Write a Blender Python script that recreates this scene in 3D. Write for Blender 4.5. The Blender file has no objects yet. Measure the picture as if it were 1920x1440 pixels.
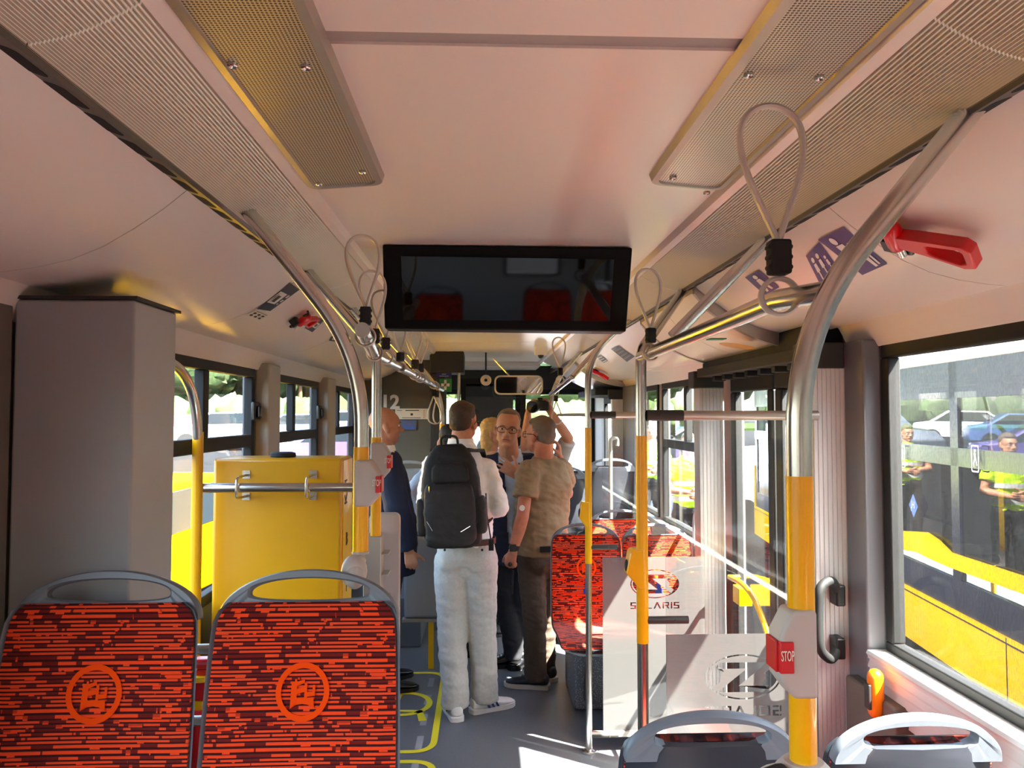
import bpy, bmesh, math, random
from mathutils import Vector, Matrix, Euler, noise
random.seed(7)
C = bpy.context.scene.collection
SC = bpy.context.scene
R = math.radians
# ---------------------------------------------------------------- camera, world, sun, exposure
FPX = 1442.0; VPX, VPY = 905.0, 778.0
cam_d = bpy.data.cameras.new('camera'); cam = bpy.data.objects.new('camera', cam_d); C.objects.link(cam)
cam_d.sensor_width = 36.0; cam_d.lens = 36.0*FPX/1920.0; cam_d.clip_start = 0.02; cam_d.clip_end = 500
YAW = math.atan((960-VPX)/FPX); PITCH = math.atan((VPY-720)/FPX)
cam.location = (0, 0, 1.70); cam.rotation_euler = (R(90)+PITCH, 0, -YAW)
SC.camera = cam
CR = Euler((R(90)+PITCH, 0, -YAW)).to_matrix()
EYE = Vector((0, 0, 1.70))
def P(px, py, Y=None, X=None, Z=None):
    d = CR @ Vector(((px-960)/FPX, (720-py)/FPX, -1))
    if Y is not None: t = Y/d.y
    elif X is not None: t = X/d.x
    else: t = (Z-1.70)/d.z
    return EYE + d*t
w = bpy.data.worlds.new('world'); SC.world = w; w.use_nodes = True
nt = w.node_tree; nt.nodes.clear()
wo = nt.nodes.new('ShaderNodeOutputWorld'); bg = nt.nodes.new('ShaderNodeBackground'); sky = nt.nodes.new('ShaderNodeTexSky')
sky.sky_type = 'NISHITA'; sky.sun_disc = False; sky.sun_elevation = R(55); sky.sun_rotation = R(140)
sky.air_density = 1.2; sky.dust_density = 3.0
nt.links.new(sky.outputs[0], bg.inputs[0]); nt.links.new(bg.outputs[0], wo.inputs[0]); bg.inputs[1].default_value = 0.45
sun_d = bpy.data.lights.new('sun', 'SUN'); sun_d.energy = 21.0; sun_d.angle = R(0.6); sun_d.color = (1, .95, .87)
sun = bpy.data.objects.new('sun', sun_d); C.objects.link(sun); sun.location = (8, -6, 14)
sun.rotation_euler = Vector((-.62, .42, -1.0)).to_track_quat('-Z', 'Y').to_euler()
vs = SC.view_settings; vs.view_transform = 'Standard'; vs.look = 'None'; vs.gamma = 1; vs.use_curve_mapping = False
vs.exposure = 2.7
SC.cycles.max_bounces = 14; SC.cycles.diffuse_bounces = 8; SC.cycles.glossy_bounces = 5
SC.cycles.transmission_bounces = 8; SC.cycles.transparent_max_bounces = 24
SC.cycles.sample_clamp_indirect = 8; SC.cycles.caustics_reflective = False; SC.cycles.caustics_refractive = False

# ---------------------------------------------------------------- materials
def lin(h):
    if isinstance(h, str):
        h = h.lstrip('#'); c = [int(h[i:i+2], 16)/255 for i in (0, 2, 4)]
        return tuple(x/12.92 if x <= .04045 else ((x+.055)/1.055)**2.4 for x in c)
    return h
M = {}
def mat(name, col, rough=.5, metal=0, spec=.5, bump=None, noise_amt=0, nscale=20, coat=0):
    m = bpy.data.materials.new(name); m.use_nodes = True; n = m.node_tree; b = n.nodes['Principled BSDF']
    b.inputs['Base Color'].default_value = (*lin(col), 1); b.inputs['Roughness'].default_value = rough
    b.inputs['Metallic'].default_value = metal; b.inputs['Specular IOR Level'].default_value = spec
    b.inputs['Coat Weight'].default_value = coat
    tc = n.nodes.new('ShaderNodeTexCoord')
    if noise_amt:
        nz = n.nodes.new('ShaderNodeTexNoise'); nz.inputs['Scale'].default_value = nscale; nz.inputs['Detail'].default_value = 4
        mx = n.nodes.new('ShaderNodeMix'); mx.data_type = 'RGBA'; mx.blend_type = 'MULTIPLY'
        rp = n.nodes.new('ShaderNodeMapRange'); rp.inputs[1].default_value = .3; rp.inputs[2].default_value = .7
        rp.inputs[3].default_value = 1-noise_amt; rp.inputs[4].default_value = 1+noise_amt*.3
        n.links.new(tc.outputs['Object'], nz.inputs['Vector']); n.links.new(nz.outputs[0], rp.inputs[0])
        mx.inputs[0].default_value = 1; mx.inputs[6].default_value = (*lin(col), 1)
        n.links.new(rp.outputs[0], mx.inputs[7]); n.links.new(mx.outputs[2], b.inputs['Base Color'])
    if bump:
        nz2 = n.nodes.new('ShaderNodeTexNoise'); nz2.inputs['Scale'].default_value = bump[0]; nz2.inputs['Detail'].default_value = 3
        bp = n.nodes.new('ShaderNodeBump'); bp.inputs['Strength'].default_value = bump[1]; bp.inputs['Distance'].default_value = bump[2]
        n.links.new(tc.outputs['Object'], nz2.inputs['Vector']); n.links.new(nz2.outputs[0], bp.inputs['Height'])
        n.links.new(bp.outputs[0], b.inputs['Normal'])
    M[name] = m; return m
def emis(name, col, s):
    m = bpy.data.materials.new(name); m.use_nodes = True; n = m.node_tree; b = n.nodes['Principled BSDF']
    b.inputs['Emission Color'].default_value = (*lin(col), 1); b.inputs['Emission Strength'].default_value = s; M[name] = m; return m
mat('ceiling', '#eae1d8', .33, spec=.5); mat('cove', '#e2dbd2', .30, spec=.5); mat('strip', '#a79f99', .5)
mat('metalframe', '#b9b2a8', .38, .75); mat('diffuser', '#dcd6ca', .25, spec=.6, coat=.3); _b = M['diffuser'].node_tree.nodes['Principled BSDF']; _b.inputs['Emission Color'].default_value = (1, .86, .70, 1); _b.inputs['Emission Strength'].default_value = .016; mat('diffgrooveshade', '#a89e90', .4)  # weak diffuser glow added to brighten it; darker groove tone painted as shade
mat('blackband', '#3a352f', .4); mat('slot', '#040404', .9)
mat('steelmirror', '#d8dad8', .03, 1.0); mat('steel', '#c9c4bd', .24, 1.0); mat('yellow', '#f0ac00', .28, spec=.5, coat=.4); mat('yellowpale', '#f4c40a', .3, coat=.3)
mat('yellowbox', '#dd9f05', .33, coat=.3, noise_amt=.06, nscale=6)
mat('black', '#0c0c0d', .35); mat('rubber', '#111112', .7); mat('blackgloss', '#070708', .08, coat=.5)
mat('greywall', '#a3a6a8', .45); mat('greywall2', '#6a6259', .55); mat('pillar', '#74757a', .5); mat('lightpillar', '#a8a49c', .5)
mat('seatgrey', '#6c727b', .42, bump=(300, .1, .001)); mat('seatlight', '#a9adb0', .4); mat('seatback', '#33353c', .30); mat('plastic', '#b3a9a2', .45); mat('plasticdark', '#33302f', .5)
mat('screenglass', '#050304', .04, spec=.5); mat('housing', '#060606', .5, spec=.15); mat('white', '#e8e6e2', .5); mat('paper', '#ddd5c4', .6)
mat('red', '#d40a14', .35, coat=.3); mat('redsign', '#c31822', .4); mat('blue', '#232a72', .4); mat('bluelabel', '#3a5fae', .4); mat('green', '#1c7a3e', .4)
mat('ribbed', '#d6d2ce', .42, .1); mat('cabwall', '#5c584a', .55); mat('cabdark', '#2b2a27', .6)
mat('lower', '#b9aca4', .5); mat('sill', '#d8d5d0', .4); mat('orange', '#f07c08', .35)
mat('clear', '#cfc7bb', .3, spec=.6)
mat('asphalt', '#1e1e20', .9, spec=.05, noise_amt=.3, nscale=3); mat('grass', '#2c4016', .9, spec=.05, noise_amt=.5, nscale=5)
mat('leaf', '#2b3f16', .8, noise_amt=.6, nscale=6); mat('leaf2', '#3f5420', .8, noise_amt=.6, nscale=6); mat('trunk', '#5b4632', .9)
mat('carwhite', '#e4e6ea', .25, coat=.6); mat('carblue', '#4d6ea8', .25, coat=.6); mat('carpurple', '#5a4a8c', .25, coat=.6); mat('carred', '#a8352e', .25, coat=.6); mat('cargrey', '#8a8f96', .25, coat=.6)
mat('carglass', '#20282e', .1); mat('busyellow', '#e6aa00', .8, spec=.02); mat('busdark', '#1b2030', .3); mat('buswhite', '#f2f2f0', .5)
mat('skin', '#c98d6e', .5, spec=.35, noise_amt=.12, nscale=30); mat('skinred', '#c17a5c', .5, spec=.35, noise_amt=.15, nscale=30)
mat('hairbrown', '#3b2a1d', .6, bump=(260, .6, .004)); mat('hairgrey', '#6b5a49', .6, bump=(260, .6, .004)); mat('hairblond', '#b9955a', .55, bump=(120, .6, .004)); mat('hairdark', '#1d1612', .6, bump=(200, .6, .004))
mat('shirtwhite', '#faf7f5', .8, bump=(14, .5, .02)); mat('shirtblue', '#bccadb', .8, bump=(14, .5, .02)); mat('khaki', '#8f7556', .9, bump=(12, .5, .02)); mat('navy', '#141a33', .85, bump=(10, .4, .02)); mat('beige', '#d3a98a', .8)
mat('trouserlight', '#c0bdb6', .9, bump=(16, .3, .02), noise_amt=.1, nscale=60); mat('trouserbrown', '#4c3d31', .9, bump=(14, .6, .02)); mat('trouserdark', '#16161c', .9)
mat('shoewhite', '#e6e3df', .5); mat('shoedark', '#1d1f24', .6); mat('sole', '#cfc6b6', .6); mat('shoeblack', '#0b0b0c', .25); mat('stripe', '#1b2470', .5)
mat('bag', '#0b0a0b', .75, bump=(40, .3, .01)); mat('bag2', '#1f1a1b', .7, bump=(40, .3, .01)); mat('belt', '#4a221b', .5); mat('eyewhite', '#e0dad2', .3); mat('iris', '#2a1d14', .2); mat('lip', '#9c5a4c', .5)
mat('hivis', '#c8f20a', .7); mat('reflective', '#c9cdd0', .35)
mat('linegrey', '#8e9093', .7); mat('lineyellow', '#d8c81c', .6)

def nodes(name):
    m = bpy.data.materials.new(name); m.use_nodes = True; n = m.node_tree; M[name] = m
    return m, n, n.nodes['Principled BSDF'], n.nodes['Material Output']
def mth(n, op, a, b=None, c=None):
    x = n.nodes.new('ShaderNodeMath'); x.operation = op
    for i, v in enumerate((a, b, c)):
        if v is None: continue
        if isinstance(v, (int, float)): x.inputs[i].default_value = v
        else: n.links.new(v, x.inputs[i])
    return x.outputs[0]
def mix(n, f, a, b):
    x = n.nodes.new('ShaderNodeMix'); x.data_type = 'RGBA'
    for i, v in ((0, f), (6, a), (7, b)):
        if isinstance(v, (int, float)): x.inputs[i].default_value = v
        elif isinstance(v, tuple): x.inputs[i].default_value = (*v, 1) if len(v) == 3 else v
        else: n.links.new(v, x.inputs[i])
    return x.outputs[2]
# perforated metal
m, n, b, o = nodes('perforated'); tc = n.nodes.new('ShaderNodeTexCoord'); sp = n.nodes.new('ShaderNodeSeparateXYZ'); n.links.new(tc.outputs['Object'], sp.inputs[0])
sx = mth(n, 'SINE', mth(n, 'MULTIPLY', sp.outputs[0], 2*math.pi/.0062)); sy = mth(n, 'SINE', mth(n, 'MULTIPLY', sp.outputs[1], 2*math.pi/.0062))
f = mth(n, 'GREATER_THAN', mth(n, 'ADD', sx, sy), .35)
n.links.new(mix(n, f, lin('#d2c9bb'), lin('#574e45')), b.inputs['Base Color']); b.inputs['Roughness'].default_value = .35; b.inputs['Metallic'].default_value = .6
# floor
m, n, b, o = nodes('floor'); tc = n.nodes.new('ShaderNodeTexCoord'); v = n.nodes.new('ShaderNodeTexVoronoi'); v.inputs['Scale'].default_value = 140
n.links.new(tc.outputs['Object'], v.inputs['Vector']); nz = n.nodes.new('ShaderNodeTexNoise'); nz.inputs['Scale'].default_value = 400; n.links.new(tc.outputs['Object'], nz.inputs['Vector'])
f = mth(n, 'LESS_THAN', v.outputs['Distance'], .13)
c1 = mix(n, nz.outputs[0], lin('#54565a'), lin('#66686c')); n.links.new(mix(n, f, c1, lin('#8d929a')), b.inputs['Base Color']); b.inputs['Roughness'].default_value = .42
m, n, b, o = nodes('speckle'); tc = n.nodes.new('ShaderNodeTexCoord'); v = n.nodes.new('ShaderNodeTexVoronoi'); v.inputs['Scale'].default_value = 110
n.links.new(tc.outputs['Object'], v.inputs['Vector']); f = mth(n, 'LESS_THAN', v.outputs['Distance'], .3)
n.links.new(mix(n, f, lin('#64686d'), lin('#a5a9ac')), b.inputs['Base Color']); b.inputs['Roughness'].default_value = .7
# seat moquette, laid out by the pad's own UV in metres
m, n, b, o = nodes('moquette'); uv = n.nodes.new('ShaderNodeUVMap'); sp = n.nodes.new('ShaderNodeSeparateXYZ'); n.links.new(uv.outputs[0], sp.inputs[0])
rowf = mth(n, 'MULTIPLY', sp.outputs[1], 1/.0088); row = mth(n, 'FLOOR', rowf); fr = mth(n, 'FRACT', rowf)
cb = n.nodes.new('ShaderNodeCombineXYZ'); n.links.new(mth(n, 'MULTIPLY', sp.outputs[0], 17), cb.inputs[0]); n.links.new(mth(n, 'MULTIPLY', row, 7.31), cb.inputs[1])
nz = n.nodes.new('ShaderNodeTexNoise'); nz.inputs['Scale'].default_value = 1.0; nz.inputs['Detail'].default_value = 3; n.links.new(cb.outputs[0], nz.inputs['Vector'])
thr = mth(n, 'GREATER_THAN', nz.outputs[0], .455)
half = mth(n, 'GREATER_THAN', fr, .42)
nz2 = n.nodes.new('ShaderNodeTexNoise'); nz2.inputs['Scale'].default_value = 1.0; cb2 = n.nodes.new('ShaderNodeCombineXYZ'); n.links.new(mth(n, 'MULTIPLY', sp.outputs[0], 26), cb2.inputs[0]); n.links.new(mth(n, 'MULTIPLY', row, 3.77), cb2.inputs[1]); cb2.inputs[2].default_value = 5
n.links.new(cb2.outputs[0], nz2.inputs['Vector']); nz2.inputs['Detail'].default_value = 2
patch = mth(n, 'GREATER_THAN', nz2.outputs[0], .62)
f = mth(n, 'MAXIMUM', mth(n, 'MULTIPLY', half, thr), mth(n, 'MULTIPLY', patch, mth(n, 'GREATER_THAN', fr, .12)))
c = mix(n, f, lin('#3d0a0a'), lin('#f5481a')); c = mix(n, mth(n, 'MULTIPLY', mth(n, 'SUBTRACT', 1, thr), mth(n, 'MULTIPLY', half, .55)), c, lin('#8e1a10'))
n.links.new(c, b.inputs['Base Color']); b.inputs['Roughness'].default_value = .95; b.inputs['Specular IOR Level'].default_value = .15
b.inputs['Sheen Weight'].default_value = .25
bp = n.nodes.new('ShaderNodeBump'); bp.inputs['Strength'].default_value = .6; bp.inputs['Distance'].default_value = .002
n.links.new(mth(n, 'SINE', mth(n, 'MULTIPLY', rowf, 2*math.pi)), bp.inputs['Height']); n.links.new(bp.outputs[0], b.inputs['Normal'])
mat('emblem', '#f0490a', .9, spec=.1); mat('emblemblue', '#2b3fb0', .9, spec=.1)
def glass(name, tint=(.93, .95, .94), dirt=0, refl=1.0, dcol=(.7, .7, .68)):
    m, n, b, o = nodes(name); n.nodes.remove(b)
    tr = n.nodes.new('ShaderNodeBsdfTransparent'); tr.inputs[0].default_value = (*tint, 1)
    gl = n.nodes.new('ShaderNodeBsdfGlossy'); gl.inputs['Roughness'].default_value = .01
    lw = n.nodes.new('ShaderNodeLayerWeight'); lw.inputs[0].default_value = .5
    fz = mth(n, 'ADD', mth(n, 'MULTIPLY', mth(n, 'POWER', lw.outputs['Facing'], 5), .9), .045)
    mx = n.nodes.new('ShaderNodeMixShader'); n.links.new(mth(n, 'MULTIPLY', fz, refl), mx.inputs[0])
    n.links.new(tr.outputs[0], mx.inputs[1]); n.links.new(gl.outputs[0], mx.inputs[2]); out = mx.outputs[0]
    if dirt:
        tc = n.nodes.new('ShaderNodeTexCoord'); mp = n.nodes.new('ShaderNodeMapping'); mp.inputs['Scale'].default_value = (1, 1, .35); n.links.new(tc.outputs['Object'], mp.inputs[0])
        n1 = n.nodes.new('ShaderNodeTexNoise'); n1.inputs['Scale'].default_value = 230; n1.inputs['Detail'].default_value = 4; n1.inputs['Roughness'].default_value = .7; n.links.new(mp.outputs[0], n1.inputs['Vector'])
        n2 = n.nodes.new('ShaderNodeTexNoise'); n2.inputs['Scale'].default_value = 3; n.links.new(tc.outputs['Object'], n2.inputs['Vector'])
        mr = n.nodes.new('ShaderNodeMapRange'); mr.inputs[1].default_value = .45; mr.inputs[2].default_value = .75; mr.inputs[3].default_value = dirt*.25; mr.inputs[4].default_value = dirt; n.links.new(n1.outputs[0], mr.inputs[0])
        f = mth(n, 'MULTIPLY', mr.outputs[0], mth(n, 'ADD', n2.outputs[0], .35))
        df = n.nodes.new('ShaderNodeBsdfTranslucent'); df.inputs[0].default_value = (*dcol, 1); m2 = n.nodes.new('ShaderNodeMixShader')
        n.links.new(f, m2.inputs[0]); n.links.new(out, m2.inputs[1]); n.links.new(df.outputs[0], m2.inputs[2]); out = m2.outputs[0]
    n.links.new(out, o.inputs[0]); return m
glass('glass'); glass('glassdusty', dirt=.45, dcol=(.010, .010, .010)); glass('partition', tint=(.95, .96, .96), refl=1.3); glass('tint', tint=(.45, .48, .5))
m, n, b, o = nodes('frost'); n.nodes.remove(b)
d = n.nodes.new('ShaderNodeBsdfDiffuse'); d.inputs[0].default_value = (.38, .35, .34, 1); t = n.nodes.new('ShaderNodeBsdfTranslucent'); t.inputs[0].default_value = (.42, .40, .39, 1)
rf = n.nodes.new('ShaderNodeBsdfRefraction'); rf.inputs['Roughness'].default_value = .35; rf.inputs['IOR'].default_value = 1.15
a = n.nodes.new('ShaderNodeMixShader'); a.inputs[0].default_value = .5; n.links.new(d.outputs[0], a.inputs[1]); n.links.new(t.outputs[0], a.inputs[2])
a2 = n.nodes.new('ShaderNodeMixShader'); a2.inputs[0].default_value = .38; n.links.new(a.outputs[0], a2.inputs[1]); n.links.new(rf.outputs[0], a2.inputs[2]); n.links.new(a2.outputs[0], o.inputs[0])

# ---------------------------------------------------------------- mesh helpers
def fillet(pts, r, n=8):
    pts = [Vector(p) for p in pts]; out = [pts[0]]
    for i in range(1, len(pts)-1):
        a, b_, c = pts[i-1], pts[i], pts[i+1]; u = (a-b_); v_ = (c-b_); k = min(r, u.length*.49, v_.length*.49)
        p0 = b_+u.normalized()*k; p1 = b_+v_.normalized()*k
        for j in range(n+1):
            t = j/n; out.append(p0*(1-t)**2 + b_*2*t*(1-t) + p1*t*t)
    out.append(pts[-1]); return out
class MB:
    def __init__(s): s.v = []; s.f = []; s.m = []; s.uv = None
    def add(s, vs, fs, mi=0):
        k = len(s.v); s.v += [tuple(v) for v in vs]; s.f += [tuple(k+i for i in f) for f in fs]; s.m += [mi]*len(fs); return s
    def box(s, x0, x1, y0, y1, z0, z1, mi=0, mx=None):
        vs = [Vector((x, y, z)) for x in (x0, x1) for y in (y0, y1) for z in (z0, z1)]
        if mx is not None: vs = [mx @ v for v in vs]
        return s.add(vs, [(0, 1, 3, 2), (4, 6, 7, 5), (0, 4, 5, 1), (2, 3, 7, 6), (0, 2, 6, 4), (1, 5, 7, 3)], mi)
    def tube(s, pts, r, n=12, mi=0, closed=False, sq=1.0):
        pts = [Vector(p) for p in pts]; N = len(pts); rr = r if isinstance(r, (list, tuple)) else [r]*N
        t0 = (pts[1]-pts[0]).normalized(); up = Vector((0, 0, 1)) if abs(t0.z) < .9 else Vector((0, 1, 0))
        a = t0.cross(up).normalized(); vs = []
        for i, p in enumerate(pts):
            if closed: t = (pts[(i+1) % N]-pts[i-1]).normalized()
            else: t = (pts[min(i+1, N-1)]-pts[max(i-1, 0)]).normalized()
            a = (a - t*a.dot(t)).normalized(); b_ = t.cross(a)
            for k in range(n):
                th = 2*math.pi*k/n; vs.append(p+a*math.cos(th)*rr[i]*sq+b_*math.sin(th)*rr[i])
        fs = []
        for i in range(N if closed else N-1):
            j = (i+1) % N
            for k in range(n): fs.append((i*n+k, i*n+(k+1) % n, j*n+(k+1) % n, j*n+k))
        if not closed: fs += [tuple(range(n))[::-1], tuple((N-1)*n+k for k in range(n))]
        return s.add(vs, fs, mi)
    def ell(s, c, r, rot=None, nu=20, nv=12, mi=0):
        c = Vector(c); vs = [Vector((0, 0, r[2]))]
        for i in range(1, nv):
            ph = math.pi*i/nv
            for j in range(nu):
                th = 2*math.pi*j/nu; vs.append(Vector((r[0]*math.sin(ph)*math.cos(th), r[1]*math.sin(ph)*math.sin(th), r[2]*math.cos(ph))))
        vs.append(Vector((0, 0, -r[2])))
        if rot is not None: vs = [rot @ v for v in vs]
        fs = [(0, 1+j, 1+(j+1) % nu) for j in range(nu)]
        for i in range(nv-2):
            for j in range(nu): a = 1+i*nu; fs.append((a+j, a+nu+j, a+nu+(j+1) % nu, a+(j+1) % nu))
        a = 1+(nv-2)*nu; e = len(vs)-1; fs += [(a+j, e, a+(j+1) % nu) for j in range(nu)]
        return s.add([v+c for v in vs], fs, mi)
    def cap(s, p0, p1, r0, r1=None, n=14, mi=0):
        p0, p1 = Vector(p0), Vector(p1); r1 = r0 if r1 is None else r1; d = (p1-p0)
        if d.length < 1e-6: return s.ell(p0, (r0,)*3, mi=mi)
        t = d.normalized(); pts = []; rr = []
        for a in (-.98, -.8, -.5, 0): pts.append(p0+t*r0*a); rr.append(r0*math.sqrt(1-a*a))
        for a in (0, .5, .8, .98): pts.append(p1+t*r1*a); rr.append(r1*math.sqrt(1-a*a))
        return s.tube(pts, rr, n, mi)
    def prism(s, poly, o, ex, ey, th, mi=0):
        o, ex, ey = Vector(o), Vector(ex), Vector(ey); nn = ex.cross(ey).normalized()*th; N = len(poly)
        vs = [o+ex*x+ey*y for x, y in poly]; vs += [v+nn for v in vs]
        return s.add(vs, [tuple(range(N))[::-1], tuple(range(N, 2*N))]+[(i, (i+1) % N, N+(i+1) % N, N+i) for i in range(N)], mi)
    def rings(s, rs, mi=0, caps=True, closed=True):
        n = len(rs[0]); vs = [p for r in rs for p in r]; fs = []
        for i in range(len(rs)-1):
            for k in range(n if closed else n-1): fs.append((i*n+k, i*n+(k+1) % n, (i+1)*n+(k+1) % n, (i+1)*n+k))
        if caps: fs += [tuple(range(n))[::-1], tuple((len(rs)-1)*n+k for k in range(n))]
        return s.add(vs, fs, mi)
    def xf(s, mx):
        s.v = [tuple(mx @ Vector(v)) for v in s.v]; return s
    def build(s, name, mats, parent=None, label=None, cat=None, group=None, kind=None, bevel=0, smooth=35, local=False, sub=0, origin=None):
        me = bpy.data.meshes.new(name); vs = s.v
        if not isinstance(mats, (list, tuple)): mats = [mats]
        if parent is not None and not local:
            inv = parent.matrix_basis.inverted() if parent.parent is None else (parent.parent.matrix_basis @ parent.matrix_basis).inverted()
            vs = [inv @ Vector(v) for v in vs]
        loc = None
        if parent is None and not local:
            if origin is None:
                xs, ys, zs = zip(*vs); origin = ((min(xs)+max(xs))/2, (min(ys)+max(ys))/2, min(zs))
            loc = Vector(origin); vs = [Vector(v)-loc for v in vs]
        me.from_pydata([tuple(v) for v in vs], [], s.f)
        for mm in mats: me.materials.append(M[mm])
        me.polygons.foreach_set('material_index', s.m)
        bm = bmesh.new(); bm.from_mesh(me); bmesh.ops.recalc_face_normals(bm, faces=bm.faces); bm.to_mesh(me); bm.free()
        if smooth: me.shade_smooth(); me.set_sharp_from_angle(angle=R(smooth))
        ob = bpy.data.objects.new(name, me); C.objects.link(ob)
        if loc is not None: ob.location = loc
        if parent is not None: ob.parent = parent
        if bevel:
            bv = ob.modifiers.new('bevel', 'BEVEL'); bv.width = bevel; bv.segments = 3; bv.limit_method = 'ANGLE'; bv.angle_limit = R(40)
        if sub:
            sb = ob.modifiers.new('sub', 'SUBSURF'); sb.levels = sub; sb.render_levels = sub
        tag(ob, label, cat, group, kind); return ob
def tag(o, label=None, cat=None, group=None, kind=None):
    if label: o['label'] = label
    if cat: o['category'] = cat
    if group: o['group'] = group
    if kind: o['kind'] = kind
    return o
def thing(name, label, cat, loc=(0, 0, 0), rz=0, group=None, kind=None):
    o = bpy.data.objects.new(name, None); C.objects.link(o); o.empty_display_size = .1
    o.location = loc; o.rotation_euler = (0, 0, rz); o.matrix_basis = Matrix.Translation(Vector(loc)) @ Matrix.Rotation(rz, 4, 'Z')
    return tag(o, label, cat, group, kind)
def dup(root, loc, rz=0, label=None, group=None, scale=None, name=None):
    r = root.copy(); C.objects.link(r); r.location = loc; r.rotation_euler = (0, 0, rz)
    if scale: r.scale = scale
    if label: r['label'] = label
    if group: r['group'] = group
    for ch in list(root.children):
        c = ch.copy(); C.objects.link(c); c.parent = r
        for g in list(ch.children):
            d = g.copy(); C.objects.link(d); d.parent = c
    return r
def textmb(body, h, mx, th=.001, mirror=False, align='CENTER', bold=0):
    cu = bpy.data.curves.new('t', 'FONT'); cu.body = body; cu.size = h/.72; cu.align_x = align; cu.extrude = th/2; cu.resolution_u = 3; cu.offset = bold
    ob = bpy.data.objects.new('t', cu); C.objects.link(ob); dg = bpy.context.evaluated_depsgraph_get()
    me = bpy.data.meshes.new_from_object(ob.evaluated_get(dg)); mb = MB()
    k = -1 if mirror else 1
    mb.add([mx @ Vector((v.co.x*k, v.co.y, v.co.z)) for v in me.vertices], [tuple(p.vertices) for p in me.polygons])
    bpy.data.objects.remove(ob); bpy.data.curves.remove(cu); bpy.data.meshes.remove(me); return mb
def merge(a, b_, mi):
    a.add(b_.v, b_.f, mi); return a
def frame(o, ex, ey):
    ex, ey = Vector(ex).normalized(), Vector(ey).normalized(); ez = ex.cross(ey)
    m_ = Matrix((ex, ey, ez)).transposed().to_4x4(); m_.translation = Vector(o); return m_
def rrect(w_, h_, r, n=5):
    out = []
    for cx, cy, a0 in ((w_/2-r, h_/2-r, 0), (-w_/2+r, h_/2-r, 90), (-w_/2+r, -h_/2+r, 180), (w_/2-r, -h_/2+r, 270)):
        for i in range(n+1): a = R(a0+90*i/n); out.append((cx+r*math.cos(a), cy+r*math.sin(a)))
    return out
def frame_panel(mb, plane, a0, a1, b0, b1, t0, t1, wd, mi=0):
    # rectangular ring in a plane ('x' or 'y' normal); a = horizontal, b = z, t = thickness range
    for (p, q, r_, s_) in ((a0, a1, b0, b0+wd), (a0, a1, b1-wd, b1), (a0, a0+wd, b0+wd, b1-wd), (a1-wd, a1, b0+wd, b1-wd)):
        if plane == 'x': mb.box(t0, t1, p, q, r_, s_, mi)
        else: mb.box(p, q, t0, t1, r_, s_, mi)
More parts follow.
